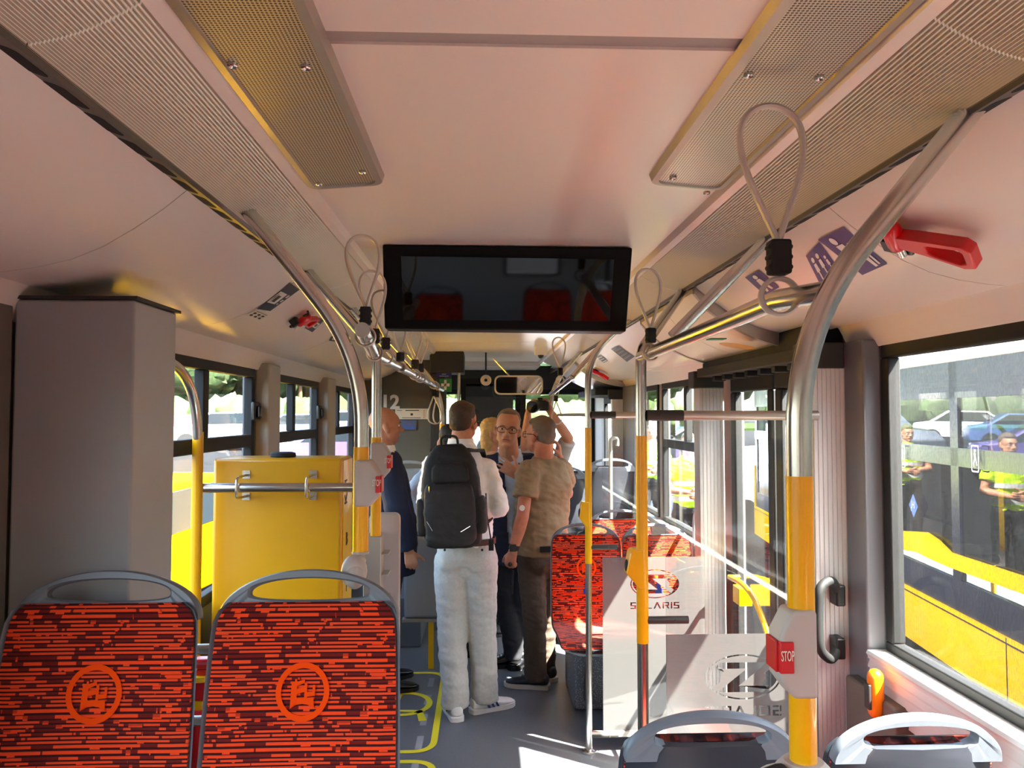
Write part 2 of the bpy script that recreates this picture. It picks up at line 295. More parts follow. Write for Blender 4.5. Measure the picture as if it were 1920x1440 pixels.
# ---------------------------------------------------------------- bus shell
XC = .085; XL = -1.14; XR = 1.31; YB = -3.4; YF = 9.0
floor = MB().box(XL-.05, XR+.05, YB, YF+.1, -.06, 0); floor.build('floor', 'floor', kind='structure')
MB().box(XL-.05, XR+.05, YB, YF+.1, 2.31, 2.40).build('trim_1', 'strip', kind='structure')
cl = MB()
for a, b_ in ((YB, 1.13), (1.17, 6.0), (6.01, YF)): cl.box(XC-.53, XC+.53, a, b_, 2.27, 2.31)
cl.box(XC-.53, XC+.53, 1.13, 1.17, 2.275, 2.31, 1); cl.box(XC-.53, XC+.53, 6.0, 6.01, 2.285, 2.31, 1)
cl.build('ceiling', ['ceiling', 'strip'], kind='structure')
tn = 2
DOORY = ((2.74, 3.96), (6.95, 8.15))
for s, nm in ((-1, 'left'), (1, 'right')):
    # bevelled edge strip between ceiling and diffuser
    d = MB(); prof = [(.505, 2.268), (.515, 2.252), (.535, 2.245), (.545, 2.258)]
    d.rings([[Vector((XC+s*a, y, b_)) for a, b_ in prof+[(.545, 2.29), (.505, 2.29)]] for y in (YB, YF)]); d.build('trim_%d' % tn, 'ceiling', kind='structure'); tn += 1
    # fluted light diffuser: real ribs, with groove shade painted in
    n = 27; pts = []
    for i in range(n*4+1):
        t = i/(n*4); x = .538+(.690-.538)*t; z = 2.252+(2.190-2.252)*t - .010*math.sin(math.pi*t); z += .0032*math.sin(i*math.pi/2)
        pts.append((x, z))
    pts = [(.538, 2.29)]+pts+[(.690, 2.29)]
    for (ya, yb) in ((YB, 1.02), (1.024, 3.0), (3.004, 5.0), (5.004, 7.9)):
        d = MB(); d.rings([[Vector((XC+s*a, y, b_)) for a, b_ in pts] for y in (ya, yb)]); d.m = [1 if (i % 4 == 3 and 1 < i < n*4) else 0 for i in range(len(d.m))]; d.build('trim_%d' % tn, ['diffuser', 'diffgrooveshade'], kind='structure', smooth=None); tn += 1
    # black slotted band
    d = MB(); d.rings([[Vector((XC+s*a, y, b_)) for a, b_ in [(.688, 2.188), (.694, 2.180), (.742, 2.196), (.75, 2.24), (.688, 2.24)]] for y in (YB, YF)])
    y = -.14
    while y < 7.6:
        q = [(XC+s*(.724+px), y+.046+py) for px, py in rrect(.034, .088, .012)]
        vs = [Vector((a, b_, 2.1795+(abs(a-XC)-.694)*.333+.0)) for a, b_ in q]; vs2 = [v+Vector((0, 0, .01)) for v in vs]; N = len(q)
        d.add(vs+vs2, [tuple(range(N)), tuple(range(N, 2*N))]+[(i, (i+1) % N, N+(i+1) % N, N+i) for i in range(N)], 1); y += .1165
    d.build('trim_%d' % tn, ['blackband', 'slot'], kind='structure', smooth=None); tn += 1
    # curved side panels, with seams
    prof = [(.735, 2.196), (.79, 2.150), (.85, 2.108), (.915, 2.068), (.98, 2.040), (1.05, 2.022), (1.12, 2.012), (1.168, 2.008)]
    if s < 0: seg = [(YB, .02), (.024, 1.70), (1.704, 2.76), (2.764, 4.0), (4.004, 5.4), (5.404, 6.98)]
    else: seg = [(YB, .0), (.004, 1.78), (1.784, 2.93), (3.97, 5.3), (5.304, 6.9)]
    d = MB()
    for ya, yb in seg:
        d.rings([[Vector((XC+s*a, y, b_)) for a, b_ in prof+[(1.168, 2.03), (1.0, 2.06), (.85, 2.15), (.735, 2.23)]] for y in (ya, yb)])
    if s > 0:
        p2 = [(.735, 2.176), (.79, 2.110), (.85, 2.065), (.915, 2.030), (.98, 2.0), (1.05, 1.978), (1.12, 1.962), (1.20, 1.952)]
        for ya, yb in ((2.96, 3.45), (3.454, 3.94), (6.93, 8.2)):
            d.rings([[Vector((XC+s*a, y, b_)) for a, b_ in p2+[(1.2, 1.99), (1.0, 2.06), (.85, 2.15), (.735, 2.23)]] for y in (ya, yb)])
    d.build('trim_%d' % tn, 'cove', kind='structure', smooth=30); tn += 1
    # fold down to the window head
    d = MB()
    for ya, yb in ([(YB, 6.98)] if s < 0 else [(YB, 2.66), (4.1, 6.86)]):
        d.rings([[Vector((XC+s*a, y, b_)) for a, b_ in [(1.166, 2.008), (1.172, 2.002), (1.208, 1.932), (1.212, 1.926), (1.24, 1.926), (1.24, 2.03), (1.166, 2.03)]] for y in (ya, yb)])
        if s > 0: pass
    d.build('trim_%d' % tn, 'cove', kind='structure'); tn += 1
# arc strips at the ends of the door cover
for ya, yb in ((2.935, 2.962), (3.938, 3.966)):
    p2 = [(.735, 2.170), (.79, 2.104), (.85, 2.059), (.915, 2.024), (.98, 1.994), (1.05, 1.972), (1.12, 1.956), (1.21, 1.946)]
    d = MB(); d.rings([[Vector((XC+a, y, b_)) for a, b_ in p2+[(1.21, 2.06), (1.0, 2.10), (.85, 2.17), (.735, 2.22)]] for y in (ya, yb)]); d.build('trim_%d' % tn, 'metalframe', kind='structure'); tn += 1
# side walls: left
d = MB()
LW = [(-3.2, -1.1), (-1.0, 1.16), (2.28, 3.86), (4.16, 5.34), (5.70, 6.82)]
d.box(XL-.05, XL, YB, YF, 0, .92); d.box(XL-.05, XL, YB, YF, 1.93, 2.31)
pr = YB
for a, b_ in LW+[(YF, YF)]:
    if a > pr: d.box(XL-.05, XL, pr, a, .92, 1.93)
    pr = b_
d.build('wall_left', 'pillar', kind='structure')
d = MB()
RW = [(-3.0, 2.46), (4.16, 5.54), (5.66, 6.34)]
for a, b_ in ((YB, DOORY[0][0]), (DOORY[0][1], DOORY[1][0]), (DOORY[1][1], YF)): d.box(XR, XR+.05, a, b_, 0, .93)
d.box(XR, XR+.05, YB, YF, 1.93, 2.31)
pr = YB
for a, b_ in RW[:1]+[DOORY[0]]+RW[1:]+[DOORY[1]]+[(YF, YF)]:
    if a > pr: d.box(XR, XR+.05, pr, a, .93, 1.93)
    pr = b_
d.build('wall_right', 'lower', kind='structure')
MB().box(XL-.05, XR+.05, YB-.05, YB, 0, .95).box(XL-.05, XR+.05, YB-.05, YB, 1.7, 2.31).box(XL-.05, XL+1.35, YB-.05, YB, .95, 1.7).box(XR-.45, XR+.05, YB-.05, YB, .95, 1.7).build('wall_back', 'lower', kind='structure')
t = thing('window_10', None, None, (XC, YB, .95), kind='structure'); d = MB(); frame_panel(d, 'y', XL+1.35, XR-.45, .95, 1.7, YB-.04, YB, .04); d.build('window_frame', 'rubber', t); MB().box(XL+1.38, XR-.48, YB-.022, YB-.018, .98, 1.67).build('window_pane', 'glass', t)  # rear window added to let in more daylight
# interior pillars
for i, (a, b_) in enumerate(((3.90, 4.12), (5.38, 5.66))):
    d = MB(); d.box(XL-.002, XL+.07, a, b_, .9, 1.96); d.build('trim_%d' % tn, 'lightpillar', kind='structure', bevel=.01); tn += 1
d = MB(); d.box(XL-.002, XL+.03, 1.2, 1.86, 0, 2.02); d.build('trim_%d' % tn, 'greywall2', kind='structure', bevel=.01); tn += 1
d = MB(); d.box(1.245, XR, 2.47, 2.64, 0, 1.95); d.build('trim_%d' % tn, 'pillar', kind='structure', bevel=.01); tn += 1
d = MB(); d.box(1.255, XR, 6.36, 6.86, .5, 1.95); d.build('trim_%d' % tn, 'pillar', kind='structure', bevel=.01); tn += 1
# ribbed door posts
def ribbed_post(x0, x1, y0, y1, z0, z1):
    global tn
    n = 7; pts = []
    for i in range(n): 
        a = x0+(x1-x0)*i/n; w_ = (x1-x0)/n; pts += [(a, y0), (a+w_*.78, y0), (a+w_*.82, y0+.003), (a+w_*.95, y0+.003)]
    pts += [(x1, y0), (x1, y1), (x0, y1)]
    d = MB(); d.rings([[Vector((a, b_, z)) for a, b_ in pts] for z in (z0, z1)]); d.build('trim_%d' % tn, 'ribbed', kind='structure', smooth=None); tn += 1
    d = MB(); d.box(x0-.03, x1+.0, y0-.004, y1, z1, z1+.09); d.build('trim_%d' % tn, 'cabdark', kind='structure', bevel=.006); tn += 1
ribbed_post(1.135, 1.245, 2.60, 2.70, 0, 1.86)
ribbed_post(1.135, 1.265, 3.99, 4.10, 0, 1.84)
ribbed_post(1.16, 1.28, 6.86, 6.93, 0, 1.84)
# windows
def side_window(k, X, y0, y1, z0, z1, zbar, ymid, gl, latch=True, s=-1):
    t = thing('window_%d' % k, None, None, (X, (y0+y1)/2, z0), kind='structure')
    a, b_ = (X-.03, X+.012) if s < 0 else (X-.012, X+.03)
    d = MB(); frame_panel(d, 'x', y0, y1, z0, z1, a, b_, .045)
    if zbar: d.box(a, b_, y0+.045, y1-.045, zbar-.03, zbar+.03)
    if ymid: d.box(a, b_, ymid-.03, ymid+.03, zbar+.03, z1-.045)
    d.build('window_frame', 'rubber', t, bevel=.005)
    xs = X-.012 if s < 0 else X+.012
    d = MB()
    d.box(xs-.002, xs+.002, y0+.04, y1-.04, z0+.04, z1-.04); d.build('window_pane', gl, t)
    if latch and ymid:
        d = MB(); yy = y1-.01; zz = zbar+.14; d.box(X+.012, X+.035, yy-.06, yy+.03, zz-.045, zz+.05); d.box(X+.035, X+.055, yy-.04, yy+.0, zz-.03, zz+.03); d.build('window_latch', 'black', t, bevel=.008)
    return t
side_window(1, XL, -3.2, -1.1, .92, 1.93, None, None, 'glass', False); side_window(9, XL, -1.0, 1.16, .92, 1.93, None, None, 'glass', False)
side_window(2, XL, 2.28, 3.86, .92, 1.93, 1.575, 3.19, 'glass')
side_window(3, XL, 4.16, 5.34, .92, 1.93, 1.575, 4.66, 'glass')
side_window(4, XL, 5.70, 6.82, .92, 1.93, 1.575, 6.1, 'glass', False)
side_window(5, XR, -3.0, 2.46, .93, 1.93, None, None, 'glassdusty', False, 1)
side_window(6, XR, 4.16, 5.54, .93, 1.93, 1.50, 4.9, 'glass', False, 1)
side_window(7, XR, 5.66, 6.34, .93, 1.93, None, None, 'glass', False, 1)
# right sill with ribs below, and heater casing
d = MB()
for (ya, yb) in ((-3.2, 2.465), (4.12, 6.34)):
    pr = [(1.235, .935), (1.24, .945), (1.318, .945), (1.318, .78), (1.245, .78)]
    z = .785
    while z < .92: pr += [(1.247, z+.018), (1.241, z+.022), (1.241, z+.028)]; z += .028
    d.rings([[Vector((a, y, b_)) for a, b_ in pr] for y in (ya, yb)])
d.build('trim_%d' % tn, 'sill', kind='structure', smooth=None); tn += 1
d = MB(); d.box(1.265, 1.315, -3.2, 2.6, 0, .78); d.box(1.265, 1.315, 4.12, 6.9, 0, .78); d.build('trim_%d' % tn, 'lower', kind='structure'); tn += 1
# doors
def door(k, Y0, Y1, handle):
    t = thing('door_%d' % k, None, None, (1.30, (Y0+Y1)/2, 0), kind='structure'); ym = (Y0+Y1)/2
    for ya, yb in ((Y0+.01, ym-.01), (ym+.01, Y1-.01)):
        d = MB(); frame_panel(d, 'x', ya, yb, .02, 1.89, 1.285, 1.325, .075); lf = d.build('door_leaf', 'rubber', t, bevel=.008)
        d = MB(); d.box(1.303, 1.307, ya+.07, yb-.07, .09, 1.82); d.build('door_pane', 'glass', t)
    if handle:
        d = MB(); A = [P(1368, 1082, X=1.24), P(1392, 1094, X=1.225), P(1412, 1118, X=1.22), P(1428, 1155, X=1.22), P(1440, 1192, X=1.22)]
        d.tube(fillet(A, .08, 5), .013, 12); q = A[0]; d.tube([q, q+Vector((.05, 0, 0))], .012); q = A[-1]; d.tube([q, q+Vector((.07, 0, 0))], .012)
        tq = P(1388, 1112, X=1.25); d.box(tq.x-.02, tq.x+.04, tq.y-.05, tq.y+.05, tq.z-.05, tq.z+.03)
        d.build('door_handle', 'yellow', t, label='yellow curved grab handle')
        d = MB(); d.tube(fillet([(1.29, 2.95, .75), (1.22, 2.95, .78), (1.22, 2.95, 1.15), (1.29, 2.95, 1.2)], .05), .013); d.build('door_handle', 'yellow', t)
    return t
door(1, *DOORY[0], True); door(2, *DOORY[1], False)
d = MB(); d.box(1.12, 1.31, 2.72, 3.98, 1.895, 1.94); d.box(1.15, 1.30, 2.72, 3.98, 1.94, 2.02)
for i in range(7): yy = 2.85+i*.16; d.box(1.16, 1.22, yy, yy+.04, 1.87, 1.895)
d.build('door_mechanism', 'rubber', label='black door drive mechanism above the middle door', cat='door mechanism', bevel=.004)
d = MB(); d.box(1.02, 1.31, 6.94, 8.18, 1.88, 1.94); d.build('door_mechanism', 'rubber', label='black door drive beam above the front door', cat='door mechanism', bevel=.004)

# grey floor-to-ceiling box on the left
t = thing('equipment_box', 'dark grey floor-to-ceiling equipment casing against the left wall', 'casing', (-.98, 1.98, 0))
d = MB(); d.box(XL+.03, -.83, 1.86, 2.11, 0, 1.975); d.build('casing_body', 'greywall', t, bevel=.006)
d = MB(); d.box(XL+.03, -.822, 1.853, 2.12, 1.975, 1.983); d.build('casing_cap', 'cabdark', t)

# ceiling speaker/air grilles
def grille(x0, x1, y0, y1, label, s):
    z = 2.27; t = thing('ceiling_grille', label, 'ceiling grille', ((x0+x1)/2, (y0+y1)/2, z))
    cx, cy = (x0+x1)/2, (y0+y1)/2; w_, h_ = x1-x0, y1-y0
    def ring(wd, dz, r): return [Vector((cx+a, cy+b_+(a*.25*s if b_ > 0 else 0), z+dz)) for a, b_ in rrect(wd, h_-(w_-wd), r, 6)]
    d = MB(); d.rings([ring(w_+.012, 0, .035), ring(w_, -.016, .03), ring(w_-.03, -.018, .028), ring(w_-.034, -.010, .026)], caps=False); d.build('grille_frame', 'metalframe', t, smooth=50)
    d = MB(); rr = ring(w_-.032, -.013, .027); d.add(rr, [tuple(range(len(rr)))]); d.build('perforated_panel', 'perforated', t)
    return t
def screws(t, pts):
    for i, (x, y) in enumerate(pts):
        d = MB(); z = 2.255; n = 20
        prof = [(.0085, .002), (.0085, -.003), (.006, -.0045), (.004, -.003), (.0025, -.001)]
        d.rings([[Vector((x+r*math.cos(2*math.pi*k/n), y+r*math.sin(2*math.pi*k/n), z+dz)) for k in range(n)] for r, dz in prof]); d.build('screw', 'steel', t)
g = grille(-.425, -.240, -.9, 1.87, 'perforated metal ceiling grille with two rows of screws, left of the aisle', -1)
screws(g, [(P(436, 121, Z=2.255).x, P(436, 121, Z=2.255).y), (P(573, 125, Z=2.255).x, P(573, 125, Z=2.255).y), (P(602, 349, Z=2.255).x, P(602, 349, Z=2.255).y-.02), (P(680, 322, Z=2.255).x, P(680, 322, Z=2.255).y)])
g = grille(.400, .590, -.9, 1.84, 'perforated metal ceiling grille above the grab rail, right of the aisle', 1)
screws(g, [(P(a, b_, Z=2.255).x, P(a, b_, Z=2.255).y) for a, b_ in ((1404, 140), (1536, 145), (1262, 333), (1325, 361))])

# TV
t = thing('ceiling_screen', 'wide black passenger information screen hanging from the ceiling', 'screen', (.085, 2.62, 2.10))
c0 = [P(717, 458, Y=2.56), P(1186, 464, Y=2.56), P(1174, 622, Y=2.62), P(721, 616, Y=2.62)]
d = MB(); back = [v+Vector((0, .09, 0)) for v in c0]; d.rings([c0, back]); d.build('screen_housing', 'housing', t, bevel=.006)
ins = [P(752, 481, Y=2.563), P(1151, 487, Y=2.563), P(1143, 603, Y=2.603), P(756, 600, Y=2.603)]
o_ = Vector((0, -.006, 0)); d = MB(); d.rings([[v+o_ for v in ins], [v+Vector((0, .001, 0)) for v in ins]]); d.build('display', 'screenglass', t)
d = MB(); d.box(-.1, .27, 2.585, 2.68, 2.24, 2.272); d.build('mounting_bracket', 'black', t)
# ---------------------------------------------------------------- poles and rails
PR = .0175
def pole(label, path, split, zyel0, zyel1, fr=.16, rad=PR, floor_base=False, group=None):
    """grab pole whose first point is its foot; yellow sleeve between two heights"""
    p0 = Vector(path[0]); t = thing('grab_pole', label, 'grab pole', p0, group=group)
    d = MB(); d.tube(fillet(path, fr, 12), rad, 20); d.build('pole_tube', 'steel', t)
    if zyel1 > zyel0: d = MB(); d.tube([(p0.x, p0.y, zyel0), (p0.x, p0.y, zyel1)], rad+.0012, 24); d.build('yellow_sleeve', 'yellow', t)
    if floor_base: d = MB(); d.tube([(p0.x, p0.y, 0), (p0.x, p0.y, .012), (p0.x, p0.y, .02)], [rad*2.3, rad*2.2, rad*1.2], 24); d.build('floor_flange', 'steel', t)
    return t
def bandpt(px, py, s): return P(px, py, Z=2.19)
# left: near pole rising from seat clamp
YP1 = 1.86; x1 = P(677, 900, Y=YP1).x
z1b = P(677, 1035, Y=YP1).z; z1t = P(677, 838, Y=YP1).z
left_near = pole('curved steel pole with yellow sleeve rising from the left front seat clamp', [(x1, YP1, z1b), (x1, YP1, P(677, 668, Y=YP1).z), (-.585, YP1+.03, 2.21)], 0, z1b, z1t, fr=.17)
d = MB(); d.tube([(x1, YP1, z1b-.004), (x1, YP1, z1b+.002)], PR+.003, 20); d.tube([(x1, YP1, z1b-.03), (x1, YP1, z1b-.004)], .011); d.build('pole_collar', 'plastic', left_near)
# second pole
YP2 = 2.62; x2 = P(705, 900, Y=YP2).x; zr = 1.905
pole('second steel pole with yellow sleeve beside the left wheelchair board', [(x2, YP2, P(705, 1004, Y=YP2).z), (x2, YP2, zr+.01), (-.6, YP2+.01, 2.195)], 0, P(705, 1004, Y=YP2).z, P(705, 820, Y=YP2).z, fr=.03, rad=.0165)
YP3 = 6.2; x3 = P(829, 800, Y=YP3).x
pole('far left pole with yellow lower part in front of the driver partition', [(x3, YP3, 0), (x3, YP3, 1.88), (-.6, YP3+.02, 2.195)], 0, .0, P(829, 795, Y=YP3).z, fr=.25, rad=.02, floor_base=True)
d = MB(); d.tube([(x1, YP1, zr), (x2-.01, YP2, zr), (x3, YP3, zr)], .0185, 20)
for y in (3.55, 4.7): xx = x2+(x3-x2)*(y-YP2)/(YP3-YP2); d.tube([(xx, y, zr), (-.6, y, 2.19)], .0165, 14)
d.build('grab_rail', 'steel', label='long overhead steel grab rail along the left of the aisle', cat='grab rail')
# right near pole
YQ1 = 1.20; q1 = P(1500, 1000, Y=YQ1).x
zb = P(1500, 1425, Y=YQ1).z
right_near = pole('thick steel pole with long yellow sleeve at the right, nearest to the camera', [(q1, YQ1, zb), (q1, YQ1, P(1500, 610, Y=YQ1).z), (.80, YQ1+.0, 2.205)], 0, zb, P(1500, 892, Y=YQ1).z, fr=.17, rad=.0195)
YQ2 = 2.60; q2 = P(1203, 900, Y=YQ2).x
pole('steel pole with orange-yellow sleeve and yellow button box at the near glass partition', [(q2, YQ2, 0), (q2, YQ2, 1.92), (.79, 2.98, 2.19)], 0, P(1203, 1205, Y=YQ2).z, P(1203, 817, Y=YQ2).z, fr=.05, rad=.0185, floor_base=True)
YQ3 = 3.93; q3 = P(1103, 900, Y=YQ3).x
pole('slim steel pole with yellow sleeve standing at the far glass partition', [(q3, YQ3, 0), (q3, YQ3, 2.0), (.76, YQ3+.02, 2.20)], 0, P(1103, 1056, Y=YQ3).z, P(1103, 802, Y=YQ3).z, fr=.2, rad=.0165, floor_base=True)
YQ4 = 5.9; q4 = P(1033, 800, Y=YQ4).x
pole('far right curved pole with yellow sleeve near the windscreen', [(q4, YQ4, 0), (q4, YQ4, 1.92), (.77, YQ4+.02, 2.20)], 0, 0, P(1033, 800, Y=YQ4).z, fr=.25, rad=.018, floor_base=True)
zr2 = P(1488, 548, Y=YQ1+.02).z; _pp = fillet([(q1, YQ1, zb), (q1, YQ1, P(1500, 610, Y=YQ1).z), (.80, YQ1+.0, 2.205)], .17, 12); xr2 = min(_pp, key=lambda v: abs(v.z-zr2)).x
d = MB(); d.tube([(xr2, YQ1+.006, zr2), (q1+.012, YQ1+.10, zr2), (q2+.0, YQ2, zr2+.0)], .0185, 20); d.tube([(q1+.02, 2.08, zr2+.015), (.79, 2.08, 2.19)], .0165, 14)
d.build('grab_rail', 'steel', label='overhead steel grab rail beside the right near pole', cat='grab rail')
d = MB(); d.tube([(q4, YQ4, 1.86), (q3+.0, 4.6, 1.93)], .0175, 16); d.tube([(q3, 4.6, 1.93), (.78, 4.7, 2.19)], .0165); d.build('grab_rail', 'steel', label='short far overhead rail between the slim pole and windscreen', cat='grab rail')
# horizontal partition bars at eye height
def hbar(Y, xa, xb, py, label):
    z = P(1200, py, Y=Y).z; t = thing('partition_bar', label, 'bar', (xa, Y, z))
    d = MB(); d.tube([(xa+.1, Y, z), (xb, Y, z)], .0165, 18); d.build('bar_tube', 'metalframe', t)
    d = MB(); d.tube([(xa, Y, z), (xa+.125, Y, z)], .019, 18); d.tube([(xa+.05, Y-.019, z), (xa+.05, Y-.024, z)], .006); d.build('bar_socket', 'plasticdark', t)
hbar(YQ2, q2+.018, P(1533, 783, Y=YQ2).x, 779, 'horizontal metal bar above the near glass partition')
hbar(YQ3, q3+.016, 1.135, 778, 'horizontal metal bar above the far glass partition')
d = MB(); zz = P(1080, 778, Y=5.0).z; d.tube([(P(1047, 779, Y=5.9).x, 5.9, zz), (q3, YQ3, zz)], .010, 12); d.build('side_rail', 'steel', label='thin horizontal rail running from slim pole towards windscreen', cat='grab rail')

# ---- button boxes
def wedgebox(name, label, cat, px, py0, py1, Y, w0, w1, mt, redside=None, dy=.05, frommid=None):
    pass
def stopbox(label, xc, Y, z0, z1, side, big=1.0):
    t = thing('stop_button', label, 'stop button box', (xc, Y, z0)); h = z1-z0
    pr = [(-.024, 0), (.012, 0), (.034, .22*h), (.034, .72*h), (.014, h), (-.024, h)]
    d = MB(); d.prism([(side*a*big, b_) for a, b_ in pr], (xc, Y+.026, z0), (1, 0, 0), (0, 0, 1), .056 if side*1 > 0 else .056)
    d2 = d; d2.v = [(v[0], Y-.028 if v[1] < Y+.0 or abs(v[1]-(Y+.026)) > 1e-5 else Y+.026, v[2]) for v in d2.v]
    d2.build('button_housing', 'plastic', t, bevel=.006)
    xo = xc+side*.034*big; d = MB(); d.box(min(xo, xo+side*.006), max(xo, xo+side*.006), Y-.022, Y+.02, z0+.3*h, z0+.66*h); d.box(xo-.008 if side > 0 else xo-.002, xo+.002 if side > 0 else xo+.020, Y-.031, Y-.02, z0+.3*h, z0+.66*h)
    d.build('red_button', 'redsign', t, bevel=.002)
    tx = textmb('STOP', .016*big, frame((xo+(.009 if side < 0 else -.0045), Y-.0325, z0+.45*h), (1, 0, 0), (0, 0, 1)).to_4x4() @ Matrix.Scale(.38, 4, (1, 0, 0))); tx.build('button_text', 'paper', t)
    return t
stopbox('pinkish stop button box on the left near pole', x1+.012, YP1, P(677, 948, Y=YP1).z, P(677, 862, Y=YP1).z, 1)
stopbox('pinkish stop button box on the second left pole', x2+.010, YP2, P(705, 898, Y=YP2).z, P(705, 830, Y=YP2).z, 1, 1.1)
YB2 = YQ1; zb0, zb1 = P(1500, 1300, Y=YQ1).z, P(1500, 1138, Y=YQ1).z
stopbox('large pinkish stop button box with red STOP key on the right near pole', q1-.010, YQ1, zb0, zb1, -1, 1.0)
def yellowbox(label, xc, Y, py0, py1, wpx, rad):
    z0, z1 = P(1200, py1, Y=Y).z, P(1200, py0, Y=Y).z; h = z1-z0; w_ = wpx*Y/FPX; t = thing('request_box', label, 'button box', (xc, Y, z0))
    pr = [(.006, 0), (-.012, 0), (-w_, .38*h), (-w_*.78, .92*h), (-w_*.6, h), (.006, h)]
    d = MB(); d.rings([[Vector((xc-rad*.2+a, y, z0+b_)) for a, b_ in pr] for y in (Y-.03, Y+.03)]); d.build('box_housing', 'yellow', t, bevel=.004)
    d = MB(); d.ell((xc-rad*.2-w_*.93, Y-.004, z0+h*.55), (.006, .016, .022)); d.build('push_button', 'rubber', t)
yellowbox('yellow request button box on the slim far pole', q3, YQ3, 940, 987, 17, .0165)
yellowbox('orange-yellow request button box on the near partition pole', q2, YQ2, 1028, 1100, 30, .0185)

# ---- glass partitions
LOGO_L = {
 'S': [[(0, .0), (.62, 0), (.62, .42), (.18, .42), (.18, .62), (.62, .62), (.62, .74), (0, .74), (0, .30), (.44, .30), (.44, .12), (0, .12)]],
 'O': [[(0, 0), (.8, 0), (.8, .74), (0, .74)], [(.15, .12), (.65, .12), (.65, .62), (.15, .62)]],
 'L': [[(0, 0), (.6, 0), (.6, .12), (.15, .12), (.15, .74), (0, .74)]],
 'A': [[(0, 0), (.17, 0), (.42, .52), (.67, 0), (.84, 0), (.5, .74), (.34, .74)]],
 'R': [[(0, 0), (.15, 0), (.15, .62), (.55, .62), (.55, .42), (.25, .42), (.25, .30), (.42, .30), (.56, 0), (.74, 0), (.58, .30), (.7, .34), (.7, .74), (0, .74)]],
 'I': [[(0, 0), (.15, 0), (.15, .74), (0, .74)]]}
def logo_loops(cx, cz, sc, mirror):
    L = []
    def el(a, b_, n=40): return [(a*math.cos(2*math.pi*i/n), b_*math.sin(2*math.pi*i/n)) for i in range(n)]
    a, b_ = .5, .29
    L.append(el(a, b_)); L.append(el(a*.95, b_*.93))           # thin clear outline, island inside
    # clear crescents left and right and the diagonal stroke, inside the island
    def arc(a_, b2, d0, d1, n=12): return [(a_*math.cos(R(d0+(d1-d0)*i/n)), b2*math.sin(R(d0+(d1-d0)*i/n))) for i in range(n+1)]
    L.append(arc(.45, .24, 150, 222)+arc(.30, .13, 214, 158)); L.append(arc(.45, .24, -30, 42)+arc(.30, .13, 34, -22))
    L.append([(.30, .185), (-.33, .185), (.06, -.115), (-.34, -.115), (-.26, -.195), (.34, -.195), (-.05, .105), (.34, .105)])
    out = []
    for lp in L: out.append([(x, z) for x, z in lp])
    x = -.5; tw = sum(max(p[0] for p in LOGO_L[c][0])+.16 for c in 'SOLARIS')-.16; k = 1.0/tw
    for c in 'SOLARIS':
        for lp in LOGO_L[c]: out.append([(x+p*k, -.50+q*k*.95) for p, q in lp])
        x += (max(p[0] for p in LOGO_L[c][0])+.16)*k
    s_ = -1 if mirror else 1
    return [[(cx+s_*p*sc, cz+q*sc) for p, q in lp] for lp in out]
def film(X0, X1, Z0, Z1, Y, loops):
    cu = bpy.data.curves.new('f', 'CURVE'); cu.dimensions = '2D'; cu.fill_mode = 'BOTH'; cu.extrude = .0004
    for lp in [[(X0, Z0), (X1, Z0), (X1, Z1), (X0, Z1)]]+loops:
        sp = cu.splines.new('POLY'); sp.points.add(len(lp)-1); sp.use_cyclic_u = True
        for i, (a, b_) in enumerate(lp): sp.points[i].co = (a, b_, 0, 1)
    ob = bpy.data.objects.new('f', cu); C.objects.link(ob); dg = bpy.context.evaluated_depsgraph_get(); me = bpy.data.meshes.new_from_object(ob.evaluated_get(dg))
    mb = MB(); mb.add([(v.co.x, Y+v.co.z, v.co.y) for v in me.vertices], [tuple(p.vertices) for p in me.polygons]); bpy.data.objects.remove(ob); bpy.data.curves.remove(cu); return mb
def partition(label, Y, xp, x0, x1, pyfrost, cx, cz, sc, mirror, socks):
    zt = 1.68; zb_ = P(1200, 1372, Y=3.93).z; zf = pyfrost
    t = thing('glass_partition', label, 'glass partition', ((x0+x1)/2, Y, 0))
    d = MB(); d.box(x0, x1, Y-.003, Y+.003, zb_, zt); d.build('glass_sheet', 'partition', t)
    f_ = film(x0, x1, zb_, zf, Y+.0046, logo_loops(cx, cz, sc, mirror)); f_.build('frosted_film', 'frost', t, smooth=None)
    d = MB()
    for z in socks: d.tube([(xp, Y, z), (x0+.075, Y, z)], .013, 14); d.tube([(x0+.03, Y-.013, z), (x0+.03, Y-.018, z)], .005)
    d.build('glass_clamp', 'plasticdark', t)
    d = MB(); d.box(xp+.01, x1, Y-.010, Y+.010, zb_-.02, zb_+.006); d.build('bottom_rail', 'metalframe', t)
    return t
pa = P(1394, 1270, Y=YQ2); pb = P(1228, 1095, Y=YQ3)
partition('near glass partition with mirrored frosted logo panel behind the right seats', YQ2, q2, P(1250, 1300, Y=YQ2).x, 1.135, P(1300, 1190, Y=YQ2).z, pa.x, pa.z, P(1460, 0, Y=YQ2).x-P(1322, 0, Y=YQ2).x, True, [P(1200, 1163, Y=YQ2).z, .1])
partition('far glass partition with frosted logo panel across the door opening', YQ3, q3, P(1131, 1300, Y=YQ3).x, 1.135, P(1200, 1045, Y=YQ3).z, pb.x, pb.z, P(1269, 0, Y=YQ3).x-P(1180, 0, Y=YQ3).x, False, [P(1120, 1026, Y=YQ3).z, .085])

